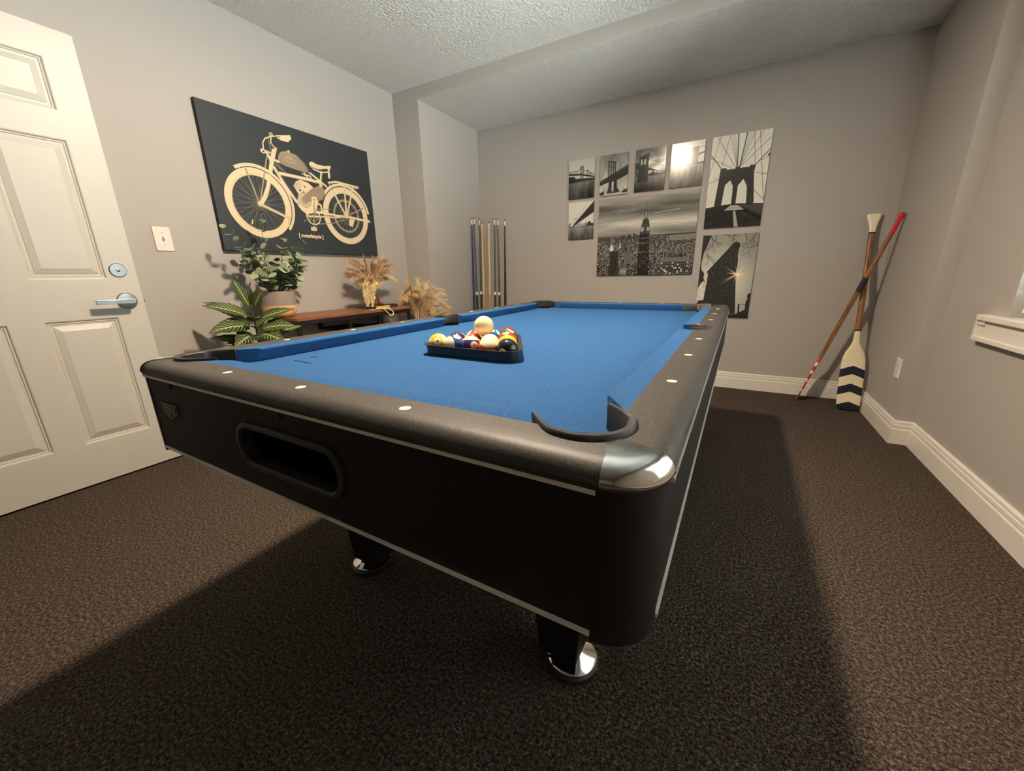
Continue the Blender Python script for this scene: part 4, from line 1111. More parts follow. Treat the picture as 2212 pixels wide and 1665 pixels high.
# --- motorbicycle canvas
def bike():
    P = Paint(117.4, 78.4, 5.2)
    P.a[:] = np.array(srgb(40, 46, 50)[:3]) * 0
    base = np.array((38, 44, 48)) / 255
    P.a[:] = base
    cr = np.array((214, 194, 158)) / 255; cr2 = np.array((192, 170, 134)) / 255; gy = np.array((140, 124, 104)) / 255; dk = base * 0.9; md = np.array((150, 135, 108)) / 255
    for x0, x1 in ((12, 38), (77, 101)):
        P.disc((x0 + x1) / 2, 69.6, (x1 - x0) / 2, 1.1, (0.32, 0.29, 0.26), 0.8, soft=0.3)
    def wheel(cx, cy, r, wd, inner=None):
        for i in range(36):
            a = 2 * PI * i / 36 + 0.05; s_ = 1 if i % 2 else -1
            P.line([(cx + 1.4 * math.cos(a + s_ * 1.2), cy + 1.4 * math.sin(a + s_ * 1.2)), (cx + (r - wd) * math.cos(a), cy + (r - wd) * math.sin(a))], 0.20, md, 0.75)
        P.ring(cx, cy, r - wd / 2, wd, cr); P.ring(cx, cy, r - wd * 0.78, 0.30, cr2, 0.8); P.ring(cx, cy, r - wd - 0.1, 0.35, md, 0.6)
        P.ring(cx, cy, r - wd * 0.3, 0.2, cr2, 0.7)
        P.disc(cx, cy, 1.5, 1.5, cr); P.disc(cx, cy, 0.6, 0.6, gy)
    # rear
    wheel(90.4, 50.2, 20.1, 4.3)
    P.ring(90.4, 50.2, 11.2, 1.2, md, 0.9); P.ring(90.4, 50.2, 10.4, 0.35, cr, 0.7)
    wheel(25.8, 49.7, 20.2, 4.2)
    # rear fender, carrier
    P.ring(90.4, 50.2, 21.6, 2.0, cr, 1, 214, 350); P.ring(90.4, 50.2, 20.55, 0.28, dk, 1, 214, 350)
    P.line([(78.1, 28.9), (84.6, 27.1), (104.4, 27.8)], 1.3, cr); P.line([(78.1, 28.9), (79, 31.5), (86, 29.5), (104, 28.8)], 0.5, cr2)
    for l_ in ([(91.7, 28.4), (90.2, 49)], [(99.3, 28.6), (91.2, 48.9)], [(81.5, 35), (89.3, 49.2)]): P.line(l_, 1.5, cr); P.line(l_, 0.25, gy)
    P.line([(107.2, 42.5), (92.1, 49.2)], 1.0, md)
    P.line([(92.9, 50.6), (112.1, 51.9)], 1.7, cr); P.poly([(92.7, 51.8), (97.6, 52), (94.7, 57.7), (91.5, 56.4)], cr)
    P.poly([(108, 49.5), (111.6, 50.8), (111.6, 52.6), (108, 52)], cr)
    # chain stays, chain, crank
    P.line([(52.5, 48), (56.4, 50.4), (68.6, 50), (80.7, 50.8), (90, 50.6)], 1.6, cr); P.line([(63, 53.1), (80, 52.2), (90, 50.6)], 1.2, cr2); P.line([(64, 51.6), (80, 51.2)], 0.3, dk)
    P.line([(61.5, 58.4), (76.1, 56.7), (87.7, 53)], 0.6, md); P.line([(56.5, 50), (62, 48.5), (76, 47)], 0.5, md)
    P.ring(61.9, 53.4, 5.2, 0.8, cr); P.ring(61.9, 53.4, 3.0, 0.4, md)
    for i in range(5): P.line([(61.9, 53.4), (61.9 + 5 * math.cos(i * 1.257 + .3), 53.4 + 5 * math.sin(i * 1.257 + .3))], 0.5, md)
    # frame
    P.line([(64, 25.1), (71.3, 29.1), (76, 31.9)], 1.3, cr); P.line([(42.2, 29.5), (56, 29.6), (70.4, 29.9)], 2.1, cr); P.line([(43, 30.3), (70, 30.7)], 0.25, gy)
    P.line([(38.9, 26.8), (44.2, 35.7), (50.5, 44.9), (53.6, 48.4)], 2.0, cr); P.line([(39.6, 26.8), (45, 35.6), (51, 44.6)], 0.3, gy)
    P.line([(39.5, 24), (44, 27.5)], 0.5, md); P.line([(40.5, 23.2), (47, 29)], 0.4, md)
    P.line([(73.3, 22.7), (71, 31.2), (66.4, 43)], 1.3, cr); P.line([(72.5, 31), (64, 49.5)], 1.1, cr2)
    # engine
    P.poly([(50.5, 36), (52, 32.5), (56, 30.8), (62, 32), (66, 35), (64, 41), (66, 46), (62, 51), (57, 52.5), (53, 50), (51, 45), (53, 40)], cr)
    for i in range(6): P.line([(50.3 + i * 0.35, 36 - i * 0.75), (54.5 + i * 0.35, 37.6 - i * 0.8)], 0.28, gy)
    for _ in range(46):
        x = rnd.gauss(58.5, 4); y = rnd.gauss(40, 6); P.line([(x, y), (x + rnd.uniform(-1.5, 1.5), y + rnd.uniform(-1, 1))], rnd.uniform(0.25, 0.7), rnd.choice([dk, gy, cr2]), 0.85)
    P.disc(57.0, 43.4, 4.6, 4.6, cr2); P.ring(57.0, 43.4, 4.6, 0.4, gy); P.disc(57, 43.4, 2.6, 2.6, md)
    P.line([(60, 25.8), (60.4, 27), (64, 27.2), (64.5, 29)], 0.9, cr); P.line([(58, 26.4), (66, 30.6)], 0.7, cr)
    P.line([(65, 44), (69, 45), (69.4, 49), (66, 51)], 1.2, cr); P.line([(55, 50), (58, 53.5), (66, 53)], 1.0, cr)
    P.poly([(56.5, 40.8), (63.8, 35), (69.1, 32.5), (73.5, 33.5), (74.1, 37.5), (70.9, 41.4), (63.2, 43.2), (57.4, 44.6), (55.8, 42.9)], gy); P.line([(57.4, 44), (63, 42.6), (70.6, 41), (73.6, 37.4)], 0.3, md * 0.8)
    P.poly([(62.4, 40.4), (66.4, 40), (66.2, 44), (62.2, 44.4)], cr); P.disc(64.2, 42.2, .6, .6, dk)
    P.line([(64.1, 42.4), (61.1, 60.5)], 0.9, cr2); P.line([(64.1, 44), (61.3, 60)], 0.25, dk); P.poly([(58.6, 60.6), (63.2, 60.4), (63, 63), (58.4, 63)], cr); P.line([(59, 61.8), (63, 61.6)], .4, gy)
    # saddle
    P.poly([(64.7, 18.4), (66.8, 17.5), (70.7, 18.5), (75.7, 18.5), (81.4, 17.2), (81.8, 18.9), (76.2, 20.3), (71, 21.6), (67.1, 21), (64.5, 20)], cr)
    P.line([(67, 22), (73, 23.2), (79.4, 21.7)], 0.9, cr); P.line([(79.7, 19.4), (79.2, 25.2)], 1.7, cr); P.ring(66.2, 20.3, 1.0, 0.4, cr); P.line([(78.6, 21), (80.4, 21.6)], .3, dk)
    # tank
    P.poly([(43.1, 18.7), (45.3, 16.1), (49, 15), (50.7, 15.2), (55.7, 15.9), (60.3, 19.4), (62.8, 22.7), (63.3, 24.6), (60, 25.5), (54, 25.1), (47, 24.3), (43, 23.3), (42.3, 21.3)], gy)
    P.poly([(47.3, 18.4), (51, 17.6), (55, 19.8), (55, 21.7), (50.2, 22.1), (47.2, 20.8)], gy * 1.15); P.line([(48, 20), (54, 20.6)], 0.5, gy * 0.8)
    P.line([(44, 17.4), (49, 16), (56, 17)], 0.4, gy * 1.2); P.disc(50.5, 14.9, 1.0, 0.8, cr2)
    # fork, steering
    P.line([(42.1, 15.1), (40.4, 19), (38, 25)], 1.6, cr2); P.line([(35.5, 18.6), (37.3, 22.9), (37.6, 25)], 1.6, cr)
    P.line([(40.4, 16.9), (37.9, 23.4), (35.3, 31.7), (32.6, 39.4), (29.8, 45), (26.4, 49.6)], 2.5, cr); P.line([(36.6, 30), (33.2, 40), (28, 48.5)], 0.3, cr2)
    P.line([(35.5, 20.4), (26.6, 47)], 0.9, md)
    P.line([(39, 22), (42.5, 22.6)], 1.4, cr)
    P.line([(33.9, 18.4), (34.1, 13.8), (36, 11), (40.3, 8.7), (44.5, 7.7)], 0.75, cr); P.line([(40.5, 7.5), (39.3, 12.5), (41.7, 15.4)], 0.9, cr2); P.line([(38, 9.6), (38.6, 17)], 0.4, md); P.ring(40.4, 7.8, 1.1, 0.4, cr)
    P.poly([(43.6, 7.0), (45.3, 6.9), (53.4, 4.8), (53.9, 7.1), (52.4, 8), (51.6, 9.3), (46.6, 9.6), (44, 8.6)], cr); P.line([(43, 8), (46, 7.8)], .9, gy)
    P.disc(33.4, 18.5, 1.7, 1.3, cr); P.disc(33.6, 18.6, 0.7, 0.5, dk); P.line([(35, 18), (38.5, 18.6)], 1.2, cr2)
    # front fender and stays
    P.ring(25.8, 49.7, 21.6, 1.9, cr, 1, 238, 400); P.ring(25.8, 49.7, 20.6, 0.3, dk, 1, 240, 400); P.ring(25.8, 49.7, 21.9, 0.25, cr2, 1, 240, 400)
    P.poly([(13.4, 30.8), (15.5, 29.8), (19, 29.4), (17, 31.4)], cr)
    P.line([(26, 50.1), (43.9, 56.6)], 1.7, cr2); P.line([(20.6, 30.2), (25, 48.4)], 1.0, md); P.line([(43.4, 56), (42.6, 61.5)], .8, cr2)
    P.line([(18.6, 62.2), (19.2, 60)], 0.8, cr)
    P.a += 0.02 * (P.fbm(2, 2, 3) - 0.5)[..., None]
    return P
cw, ch, cd = 1.174, 0.784, 0.030
cv_ = thing('motorbicycle_canvas', 'dark canvas print of a cream vintage motorbicycle on the left wall', 'canvas print', (0, 1.304 + cw / 2, 1.140 + ch / 2), PI / 2)
b = MB(); b.box((-cw / 2, -cd, -ch / 2), (cw / 2, -0.001, ch / 2)); bevel(b.build('stretched_canvas', MAT['canvas_side'], cv_), 0.003)
pm = bike().mesh('printed_motorbicycle', MAT['canvas_print'], cv_, cw - 0.004, ch - 0.004); pm.location.y = -cd - 0.0006
me = text_mesh('[ motorbicycle ]', 0.0345, 0.0011)
me.materials.append(plain('cream_lettering', srgb(226, 204, 164), 0.6))
for v_ in me.vertices: v_.co = Vector((v_.co.x, 0, v_.co.y))
xs = [v_.co.x for v_ in me.vertices]; sc = 0.187 / (max(xs) - min(xs))
for v_ in me.vertices: v_.co = Vector((v_.co.x * sc, 0, v_.co.z * 1.0))
tx_ = link('lettering', me, cv_); tx_.location = (-cw / 2 + 0.580, -cd - 0.0012, ch / 2 - 0.668)
# ------------------------------------------------------------------ narrow desk against the left wall
DZ, DX0, DX1, DY0, DY1 = 0.732, 0.012, 0.365, 1.462, 2.452
desk = thing('console_desk', 'narrow desk with reddish wood top and black metal frame', 'desk', (0, 0, 0))
b = MB(); b.box((DX0, DY0, DZ - 0.020), (DX1, DY1, DZ)); bevel(b.build('desk_top', MAT['desk_wood'], desk), 0.002)
steel = plain('black_steel', (0.012, 0.011, 0.010, 1), 0.45, 0.3)
MAT['steel'] = steel
q = 0.022
for x in (DX0, DX1 - q):
    for y in (DY0, DY1 - q):
        b = MB(); b.box((x, y, 0), (x + q, y + q, DZ - 0.020)); b.build('leg', steel, desk)
for nm, a, c in (('frame_bar', (DX0, DY0 + q, DZ - 0.045), (DX0 + q, DY1 - q, DZ - 0.020)), ('frame_bar', (DX1 - q, DY0 + q, DZ - 0.045), (DX1, DY1 - q, DZ - 0.020)),
                 ('frame_bar', (DX0 + q, DY0, DZ - 0.045), (DX1 - q, DY0 + q, DZ - 0.020)), ('frame_bar', (DX0 + q, DY1 - q, DZ - 0.045), (DX1 - q, DY1, DZ - 0.020)),
                 ('hanger_bar', (DX1 - q, 1.842, DZ - 0.125), (DX1, 1.864, DZ - 0.045)), ('hanger_bar', (DX0, 1.842, DZ - 0.125), (DX0 + q, 1.864, DZ - 0.045)),
                 ('hanger_bar', (DX1 - q, 2.112, DZ - 0.145), (DX1, 2.126, DZ - 0.045)), ('hanger_bar', (DX1 - q, 2.140, DZ - 0.145), (DX1, 2.160, DZ - 0.045)),
                 ('under_shelf', (DX0, 1.842, DZ - 0.133), (DX1, 2.126, DZ - 0.118)), ('basket_floor', (DX0, 2.140, DZ - 0.152), (DX1, DY1 - q, DZ - 0.145)),
                 ('basket_bar', (DX1 - 0.012, 2.160, DZ - 0.145), (DX1 - 0.002, DY1 - q, DZ - 0.130))):
    b = MB(); b.box(a, c); b.build(nm, steel, desk)
# expanded metal mesh across the basket front and end
def mesh_panel(name, p0, du, dv, step=0.016, r=0.0014):
    b = MB(); L, H = du.length, dv.length; u, v_ = du.normalized(), dv.normalized()
    k = -H
    while k < L:
        for sgn in (1, -1):
            pts = []
            for t_ in (0, H):
                s_ = k + t_ if sgn > 0 else k + H - t_
                pts.append((s_, t_))
            (s0_, t0), (s1_, t1) = pts
            if s0_ > s1_: (s0_, t0), (s1_, t1) = (s1_, t1), (s0_, t0)
            if s1_ <= 0 or s0_ >= L: continue
            m = (t1 - t0) / (s1_ - s0_)
            if s0_ < 0: t0 += m * (0 - s0_); s0_ = 0
            if s1_ > L: t1 += m * (L - s1_); s1_ = L
            b.tube([p0 + u * s0_ + v_ * t0, p0 + u * s1_ + v_ * t1], r, 4)
        k += step
    o = b.build(name, steel, desk, fix=False); o['kind'] = 'stuff'
mesh_panel('wire_mesh', Vector((DX1 - 0.006, 2.162, DZ - 0.132)), Vector((0, 0.266, 0)), Vector((0, 0, 0.086)))
mesh_panel('wire_mesh', Vector((DX0 + q, DY1 - 0.008, DZ - 0.145)), Vector((DX1 - DX0 - 2 * q, 0, 0)), Vector((0, 0, 0.10)))

# ------------------------------------------------------------------ things on the desk
def simple(name, label, cat, b, m, loc, rz=0, bev=0.0015):
    o = b.build(name, m); o.location = loc; o.rotation_euler = (0, 0, rz)
    if bev: bevel(o, bev)
    return tag(o, label, cat)
b = MB(); b.box((-0.035, -0.062, 0), (0.035, 0.062, 0.024))
simple('flat_box', 'flat black box lying at the right end of the desk', 'box', b, plain('black_card', (0.02, 0.019, 0.018, 1), 0.5), (0.255, 2.325, DZ + 0.0003), -0.25)
b = MB(); b.box((-0.012, -0.060, 0), (0.012, 0.060, 0.020))
simple('yellow_box', 'small yellow box lying in front of the flat black box', 'box', b, plain('yellow_card', srgb(206, 164, 62), 0.5), (0.318, 2.205, DZ + 0.0003), -0.05)
b = MB(); b.loft([[(-0.011, -0.105, 0.022), (0.011, -0.105, 0.022), (0.011, -0.105, 0.028), (-0.011, -0.105, 0.028)], [(-0.013, 0.02, 0.010), (0.013, 0.02, 0.010), (0.013, 0.02, 0.019), (-0.013, 0.02, 0.019)],
                  [(-0.010, 0.065, 0.0), (0.010, 0.065, 0.0), (0.010, 0.065, 0.013), (-0.010, 0.065, 0.013)]], True, True, True)
b.box((-0.010, -0.012, 0.0), (0.010, 0.030, 0.013))
simple('thin_handle', 'thin black handle lying beside the amber vase', 'tool', b, plain('black_handle', (0.012, 0.012, 0.012, 1), 0.4), (0.305, 2.072, DZ + 0.0003), 0.05)
b = MB(); b.add([(-0.03, -0.022, 0), (0.03, -0.022, 0), (0.03, 0.022, 0), (-0.03, 0.022, 0), (-0.03, -0.022, 0.001), (0.03, -0.022, 0.001), (0.03, 0.022, 0.001), (-0.03, 0.022, 0.001)], [(3, 2, 1, 0), (4, 5, 6, 7), (0, 1, 5, 4), (1, 2, 6, 5), (2, 3, 7, 6), (3, 0, 4, 7)])
simple('paper_slip', 'small white paper slip on the desk under the strap', 'paper', b, plain('white_paper', srgb(222, 206, 196), 0.7), (0.325, 2.075, DZ + 0.0003), 0.3, 0)
loop = []
for i in range(25):
    f = i / 24
    a = -0.55 * PI + 2 * PI * f * 0.999
    yy = 2.205 + 0.048 * math.cos(a); zz = DZ - 0.020 + 0.026 * math.sin(a) - 0.35 * (yy - 2.205)
    loop.append((0.372 + 0.004 * math.sin(a), yy, zz))
tail = [(0.350, 2.110, DZ + 0.006), (0.362, 2.128, DZ + 0.008), (0.371, 2.145, DZ + 0.006)]
top_loop = [(0.373, 2.16, DZ + 0.004), (0.376, 2.19, DZ + 0.003), (0.378, 2.225, DZ - 0.008), (0.378, 2.247, DZ - 0.026), (0.377, 2.250, DZ - 0.045), (0.376, 2.236, DZ - 0.056), (0.375, 2.212, DZ - 0.048), (0.374, 2.185, DZ - 0.022), (0.372, 2.165, DZ - 0.004), (0.371, 2.150, DZ + 0.004)]
b = MB(); b.tube(tail + top_loop, 0.0045, 8)
simple('strap_loop', 'white looped strap hanging over the front edge of the desk', 'strap', b, plain('white_strap', srgb(236, 226, 204), 0.6), (0, 0, 0), 0, 0)

# ------------------------------------------------------------------ eucalyptus in a two-tone pot
def leaf_disc(r, n=10, cup=0.25, taper=0.0):
    """round leaf in local xy, stem at origin, pointing +x"""
    b = MB(); vs = [(r, 0, cup * r * 0.2)]
    for k in range(n):
        a = 2 * PI * k / n
        x = r + r * math.cos(a); y = r * 0.88 * math.sin(a) * (1 - taper * max(0, math.cos(a)))
        vs.append((x, y, cup * r * (0.6 * (x / (2 * r)) ** 2 + 0.5 * (y / r) ** 2)))
    b.add(vs, [(0, 1 + k, 1 + (k + 1) % n) for k in range(n)])
    return b
def leaf_material(name, c1_, c2_, c3_):
    t = NT(name, 0.55, 0, c1_, 0.3)
    oi = t.n('ShaderNodeObjectInfo')
    t.base(t.ramp(oi.outputs['Random'], [(0.0, c1_), (0.55, c2_), (1.0, c3_)]))
    return t.m
euc_mat = leaf_material('eucalyptus_leaf', srgb(88, 106, 82), srgb(124, 141, 110), srgb(162, 172, 136))
stem_mat = plain('eucalyptus_stem', srgb(84, 88, 58), 0.6)
PX, PY = 0.165, 1.487
euc = thing('eucalyptus_plant', 'bushy green eucalyptus in a grey and tan pot on the desk', 'potted plant', (PX, PY, DZ))
t = NT('two_tone_ceramic', 0.28)
sx_ = t.n('ShaderNodeSeparateXYZ'); t.l(t.coord(), sx_.inputs[0])
t.base(t.mix(t.math('GREATER_THAN', sx_.outputs[2], 0.075), srgb(220, 168, 112), srgb(146, 136, 126)))
b = MB(); b.lathe([(0.055, 0.0), (0.078, 0.006), (0.092, 0.022), (0.097, 0.045), (0.098, 0.066), (0.0985, 0.16), (0.0955, 0.162), (0.092, 0.158), (0.091, 0.135)], 40)
b.build('pot', t.m, euc, 40)
b = MB(); b.lathe([(0.0, 0.139), (0.05, 0.142), (0.091, 0.136)], 24, cap=False); b.build('soil', plain('dark_soil', (0.02, 0.015, 0.01, 1), 0.9), euc)
rl = random.Random(5)
leaf_sizes = [leaf_disc(r).build('leaf', euc_mat, euc).data for r in (0.013, 0.018, 0.023, 0.028)]
for o in [c for c in euc.children if c.name.startswith('leaf')]: bpy.data.objects.remove(o)
def grow(root, base, tip, sag, nleaf, sizes, r0, leafmeshes, rad=0.0028, start=0.15, spread=1.0):
    p0, p2 = Vector(base), Vector(tip)
    p1 = (p0 + p2) / 2 + Vector(sag)
    pts = [(p0 * (1 - f) ** 2 + p1 * 2 * f * (1 - f) + p2 * f * f) for f in np.linspace(0, 1, 9)]
    b = MB(); b.tube(pts, [rad * (1 - 0.7 * i / 8) for i in range(9)], 5); b.build('stem', stem_mat, root, 60)
    for i in range(nleaf):
        f = start + (1 - start) * (i + 0.5) / nleaf
        p = p0 * (1 - f) ** 2 + p1 * 2 * f * (1 - f) + p2 * f * f
        d = ((p1 - p0) * (1 - f) + (p2 - p1) * f).normalized()
        side = d.cross(Vector((0.3, 0.1, 1))).normalized(); nrm = side.cross(d)
        ang = (i % 2) * PI / 2 + r0.uniform(-0.4, 0.4)
        for s_ in (1, -1):
            o_dir = (side * math.cos(ang) + nrm * math.sin(ang)) * s_ * spread + d * 0.45
            x = o_dir.normalized()
            if p.x + root.location.x + x.x * 0.05 < 0.012: x.x = abs(x.x)
            z = (d - x * d.dot(x)) + Vector((r0.uniform(-.4, .4), r0.uniform(-.4, .4), r0.uniform(-.2, .5)))
            z = (z - x * z.dot(x)).normalized(); y = z.cross(x)
            k = min(len(leafmeshes) - 1, max(0, int(sizes[0] + (sizes[1] - sizes[0]) * f + r0.uniform(-0.5, 0.9))))
            lf = link('leaf', leafmeshes[k], root)
            mm = Matrix((x, y, z)).transposed().to_4x4(); mm.translation = p
            lf.matrix_local = mm
stems = [((0, -0.01, .15), (0.05, -0.045, 0.635), (0.0, -0.02, 0), 8, (2.4, 0.9)), ((0, -.02, .15), (0.07, -0.27, 0.525), (0, 0.03, 0.03), 9, (2.8, 0.9)),
         ((0.01, 0.02, .15), (0.07, 0.215, 0.470), (0, -0.02, 0.04), 7, (2.8, 1)), ((0.02, 0, .15), (0.12, 0.02, 0.47), (0.02, 0, 0), 7, (2.8, 1.5)),
         ((0.03, -0.03, .15), (0.14, -0.13, 0.42), (0, 0, 0.03), 6, (3, 2)), ((0, 0.03, .15), (0.03, 0.15, 0.44), (0, 0.02, 0), 6, (3, 1.5)), ((-0.02, -0.02, .15), (-0.05, -0.13, 0.42), (0, -.02, 0), 6, (3, 1.5)),
         ((0.03, 0.03, .15), (0.16, 0.10, 0.36), (0, 0, 0.04), 6, (3.3, 2)), ((0.0, -0.04, .15), (0.05, -0.20, 0.36), (0, 0.02, 0.03), 6, (3, 1.8)), ((0.02, 0.05, .15), (0.06, 0.17, 0.33), (0, 0, 0.03), 6, (3, 2)),
         ((0.04, 0.0, .15), (0.14, -0.02, 0.30), (0, 0, 0.03), 6, (3.3, 2.5)), ((0.03, -0.05, .15), (0.11, -0.10, 0.26), (0, 0, 0.02), 5, (3.2, 2.5)), ((0.03, 0.05, .15), (0.11, 0.09, 0.24), (0, 0, 0.02), 5, (3.2, 2.5)), ((-0.03, 0.03, .15), (-0.05, 0.06, 0.36), (0, 0, 0), 6, (3, 2))]
rs = random.Random(21)
for k in range(9):
    a = rs.uniform(-1.9, 1.9); hz = rs.uniform(0.26, 0.46)
    stems.append(((0.02 * math.cos(a), 0.03 * math.sin(a), .15), (0.03 + 0.10 * math.cos(a), 0.17 * math.sin(a), hz), (0, 0, 0.03), 6, (3.2, 1.8)))
for base, tip, sag, nl, sz in stems:
    grow(euc, base, tip, sag, nl, sz, rl, leaf_sizes)

# ------------------------------------------------------------------ zebra plant beside the desk
zeb = thing('zebra_plant', 'low plant with dark green leaves striped in cream, left of the desk', 'potted plant', (0.330, 1.222, 0))
b = MB(); b.lathe([(0.075, 0.0), (0.085, 0.004), (0.105, 0.5), (0.108, 0.53), (0.100, 0.53), (0.095, 0.49)], 32); b.build('planter', plain('tall_white_planter', (0.55, 0.52, 0.48, 1), 0.5), zeb, 40)
b = MB(); b.lathe([(0.0, 0.50), (0.05, 0.505), (0.097, 0.498)], 20, cap=False); b.build('soil', plain('dark_potting_soil', (0.02, 0.015, 0.01, 1), 0.9), zeb)
t = NT('zebra_leaf', 0.45, 0, (0.02, 0.08, 0.02, 1), 0.25)
uvn = t.n('ShaderNodeUVMap'); sp_ = t.n('ShaderNodeSeparateXYZ'); t.l(uvn.outputs[0], sp_.inputs[0])
av = t.math('ABSOLUTE', t.math('SUBTRACT', sp_.outputs[1], 0.5))
ph = t.math('MULTIPLY', t.math('SUBTRACT', sp_.outputs[0], t.math('MULTIPLY', av, 0.55)), 10.0)
fr_ = t.math('ABSOLUTE', t.math('SUBTRACT', t.math('FRACT', ph), 0.5))
stripe = t.math('LESS_THAN', fr_, t.math('SUBTRACT', 0.105, t.math('MULTIPLY', av, 0.15)))
mid = t.math('LESS_THAN', av, 0.028)
nz = t.noise(t.coord(), 14, 2)
grn = t.ramp(nz, [(0.3, srgb(9, 24, 12)), (0.7, srgb(22, 44, 19))])
oi = t.n('ShaderNodeObjectInfo')
grn2 = t.mix(t.math('MULTIPLY', oi.outputs['Random'], 0.16), grn, srgb(92, 118, 48))
t.base(t.mix(t.math('MAXIMUM', stripe, mid), grn2, srgb(170, 178, 112)))
zeb_mat = t.m
def zebra_leaf(L, Wd, droop, fold=0.25):
    """leaf along +x, width in y, arching down"""
    n, m = 14, 6
    vs, uv = [], []
    for i in range(n + 1):
        f = i / n
        w = Wd * (math.sin(PI * min(1, f * 1.0) ** 0.75) ** 0.9 if f < 1 else 0) * (1 - 0.15 * f) + 0.0008
        a = droop * f; 
        x = L * (math.sin(a) / droop if abs(droop) > 1e-3 else f); z = -L * (1 - math.cos(a)) / droop if abs(droop) > 1e-3 else 0
        for j in range(m + 1):
            s_ = j / m * 2 - 1
            wav = 0.06 * Wd * math.sin(f * 34 + s_) * abs(s_)
            vs.append((x, s_ * w, z + fold * abs(s_) * w + wav)); uv.append((f, j / m))
    fs = [(i * (m + 1) + j, (i + 1) * (m + 1) + j, (i + 1) * (m + 1) + j + 1, i * (m + 1) + j + 1) for i in range(n) for j in range(m)]
    me = bpy.data.meshes.new('zebra_leaf'); me.from_pydata(vs, [], fs); ul = me.uv_layers.new(name='UVMap')
    for lp in me.loops: ul.data[lp.index].uv = uv[lp.vertex_index]
    me.polygons.foreach_set('use_smooth', [True] * len(me.polygons)); me.materials.append(zeb_mat); return me
zst = plain('zebra_stem', srgb(58, 84, 36), 0.6)
b = MB(); b.tube([(0, 0, 0.50), (0.006, 0.012, 0.66), (0.004, 0.01, 0.80)], [0.008, 0.007, 0.005], 8); b.build('stem', zst, zeb, 60)
# (attachment height, direction y/z in view, length, half width, droop, roll)
VR, VT = Vector((0.44, 0.89, 0)), Vector((0.89, -0.44, 0))
LV = [(0.79, (-0.30, 0.85, 0.1), 0.175, 0.036, 0.15, 0.10), (0.79, (0.30, 0.65, 0.45), 0.125, 0.050, 0.35, 0.0), (0.76, (-0.88, 0.40, 0.25), 0.250, 0.046, 0.55, 0.10), (0.74, (-0.80, 0.42, -0.2), 0.24, 0.045, 0.35, 0.0),
      (0.745, (0.95, 0.28, 0.25), 0.225, 0.036, 0.45, -0.1), (0.71, (-0.78, 0.10, 0.60), 0.225, 0.062, 0.75, 0.05), (0.69, (0.85, 0.15, 0.50), 0.215, 0.054, 0.65, -0.1), (0.70, (-0.60, 0.25, -0.5), 0.19, 0.050, 0.6, 0.0),
      (0.66, (-0.35, 0.05, 0.85), 0.200, 0.060, 0.95, 0.1), (0.66, (0.40, 0.05, 0.80), 0.200, 0.058, 0.95, 0.0), (0.62, (0.92, 0.38, 0.15), 0.265, 0.040, 0.60, -0.1), (0.61, (-0.98, 0.32, 0.25), 0.255, 0.036, 0.55, 0.2),
      (0.61, (-0.70, 0.05, 0.60), 0.210, 0.055, 0.8, 0.0), (0.60, (0.60, 0.15, 0.75), 0.19, 0.055, 0.9, 0.0), (0.67, (0.50, 0.40, -0.6), 0.18, 0.050, 0.6, 0.0), (0.60, (0.05, 0.15, 0.95), 0.18, 0.060, 0.9, 0.0), (0.72, (0.05, 0.40, 0.75), 0.16, 0.050, 0.8, 0.0), (0.58, (-0.45, 0.1, 0.8), 0.20, 0.058, 0.9, 0.0)]
for i, (hz, d, L, wd, dr, roll) in enumerate(LV):
    x = (VR * d[0] + Vector((0, 0, 1)) * (d[1] + 0.12) + VT * d[2]).normalized(); base = Vector((0.005, 0.01, hz - 0.004))
    st = base + x * 0.040
    b = MB(); b.tube([base, base + x * 0.02 + Vector((0, 0, 0.004)), st], 0.0028, 6); b.build('leaf_stalk', zst, zeb, 60)
    z = VT * 0.62 + Vector((0, 0, 0.72)) + VR * roll; z = (z - x * z.dot(x)).normalized(); y = z.cross(x)
    o = link('leaf', zebra_leaf(L * (0.80 if abs(d[0]) > 0.8 else 0.92), wd * 0.93, dr), zeb)
    mm = Matrix((x, y, z)).transposed().to_4x4(); mm.translation = st; o.matrix_local = mm

# ------------------------------------------------------------------ dried grasses
def plume(name, mat_, parent, pts, length, hairs, hl, spread, seed, w=0.0006, start=0.25, taper=0.75, up_bias=0.5):
    """fluffy grass head: a curved stalk with fine hairs"""
    r0 = random.Random(seed)
    P3 = [Vector(p) for p in pts]
    def at(f):
        n = len(P3) - 1; k = min(n - 1, int(f * n)); u = f * n - k
        return P3[k].lerp(P3[k + 1], u), (P3[k + 1] - P3[k]).normalized()
    b = MB(); b.tube(P3, [0.0018 * (1 - 0.6 * i / (len(P3) - 1)) for i in range(len(P3))], 5)
    for i in range(hairs):
        f = start + (1 - start) * r0.random() ** 0.9
        p, d = at(min(f, 0.999))
        a = r0.uniform(0, 2 * PI); e1 = d.orthogonal().normalized(); e2 = d.cross(e1)
        o_ = (e1 * math.cos(a) + e2 * math.sin(a)) * spread + d * up_bias
        o_ = o_.normalized()
        L = hl * r0.uniform(0.5, 1.1) * (1 - taper * max(0, (f - 0.55) / 0.45))
        q1 = p + o_ * L * 0.55 + Vector((0, 0, -0.08 * L)); q2 = p + (o_ + Vector((0, 0, -0.35))).normalized() * L
        sd = o_.cross(Vector((r0.uniform(-1, 1), r0.uniform(-1, 1), r0.uniform(-1, 1)))).normalized() * w
        b.add([p - sd, p + sd, q1 + sd * 0.8, q1 - sd * 0.8, q2], [(0, 1, 2, 3), (3, 2, 4)])
    return b.build(name, mat_, parent, fix=False)
def dry(name, a, c):
    t = NT(name, 0.8, 0, a, 0.15)
    t.base(t.ramp(t.noise(t.coord(), 60, 2), [(0.35, a), (0.65, c)]))
    return t.m
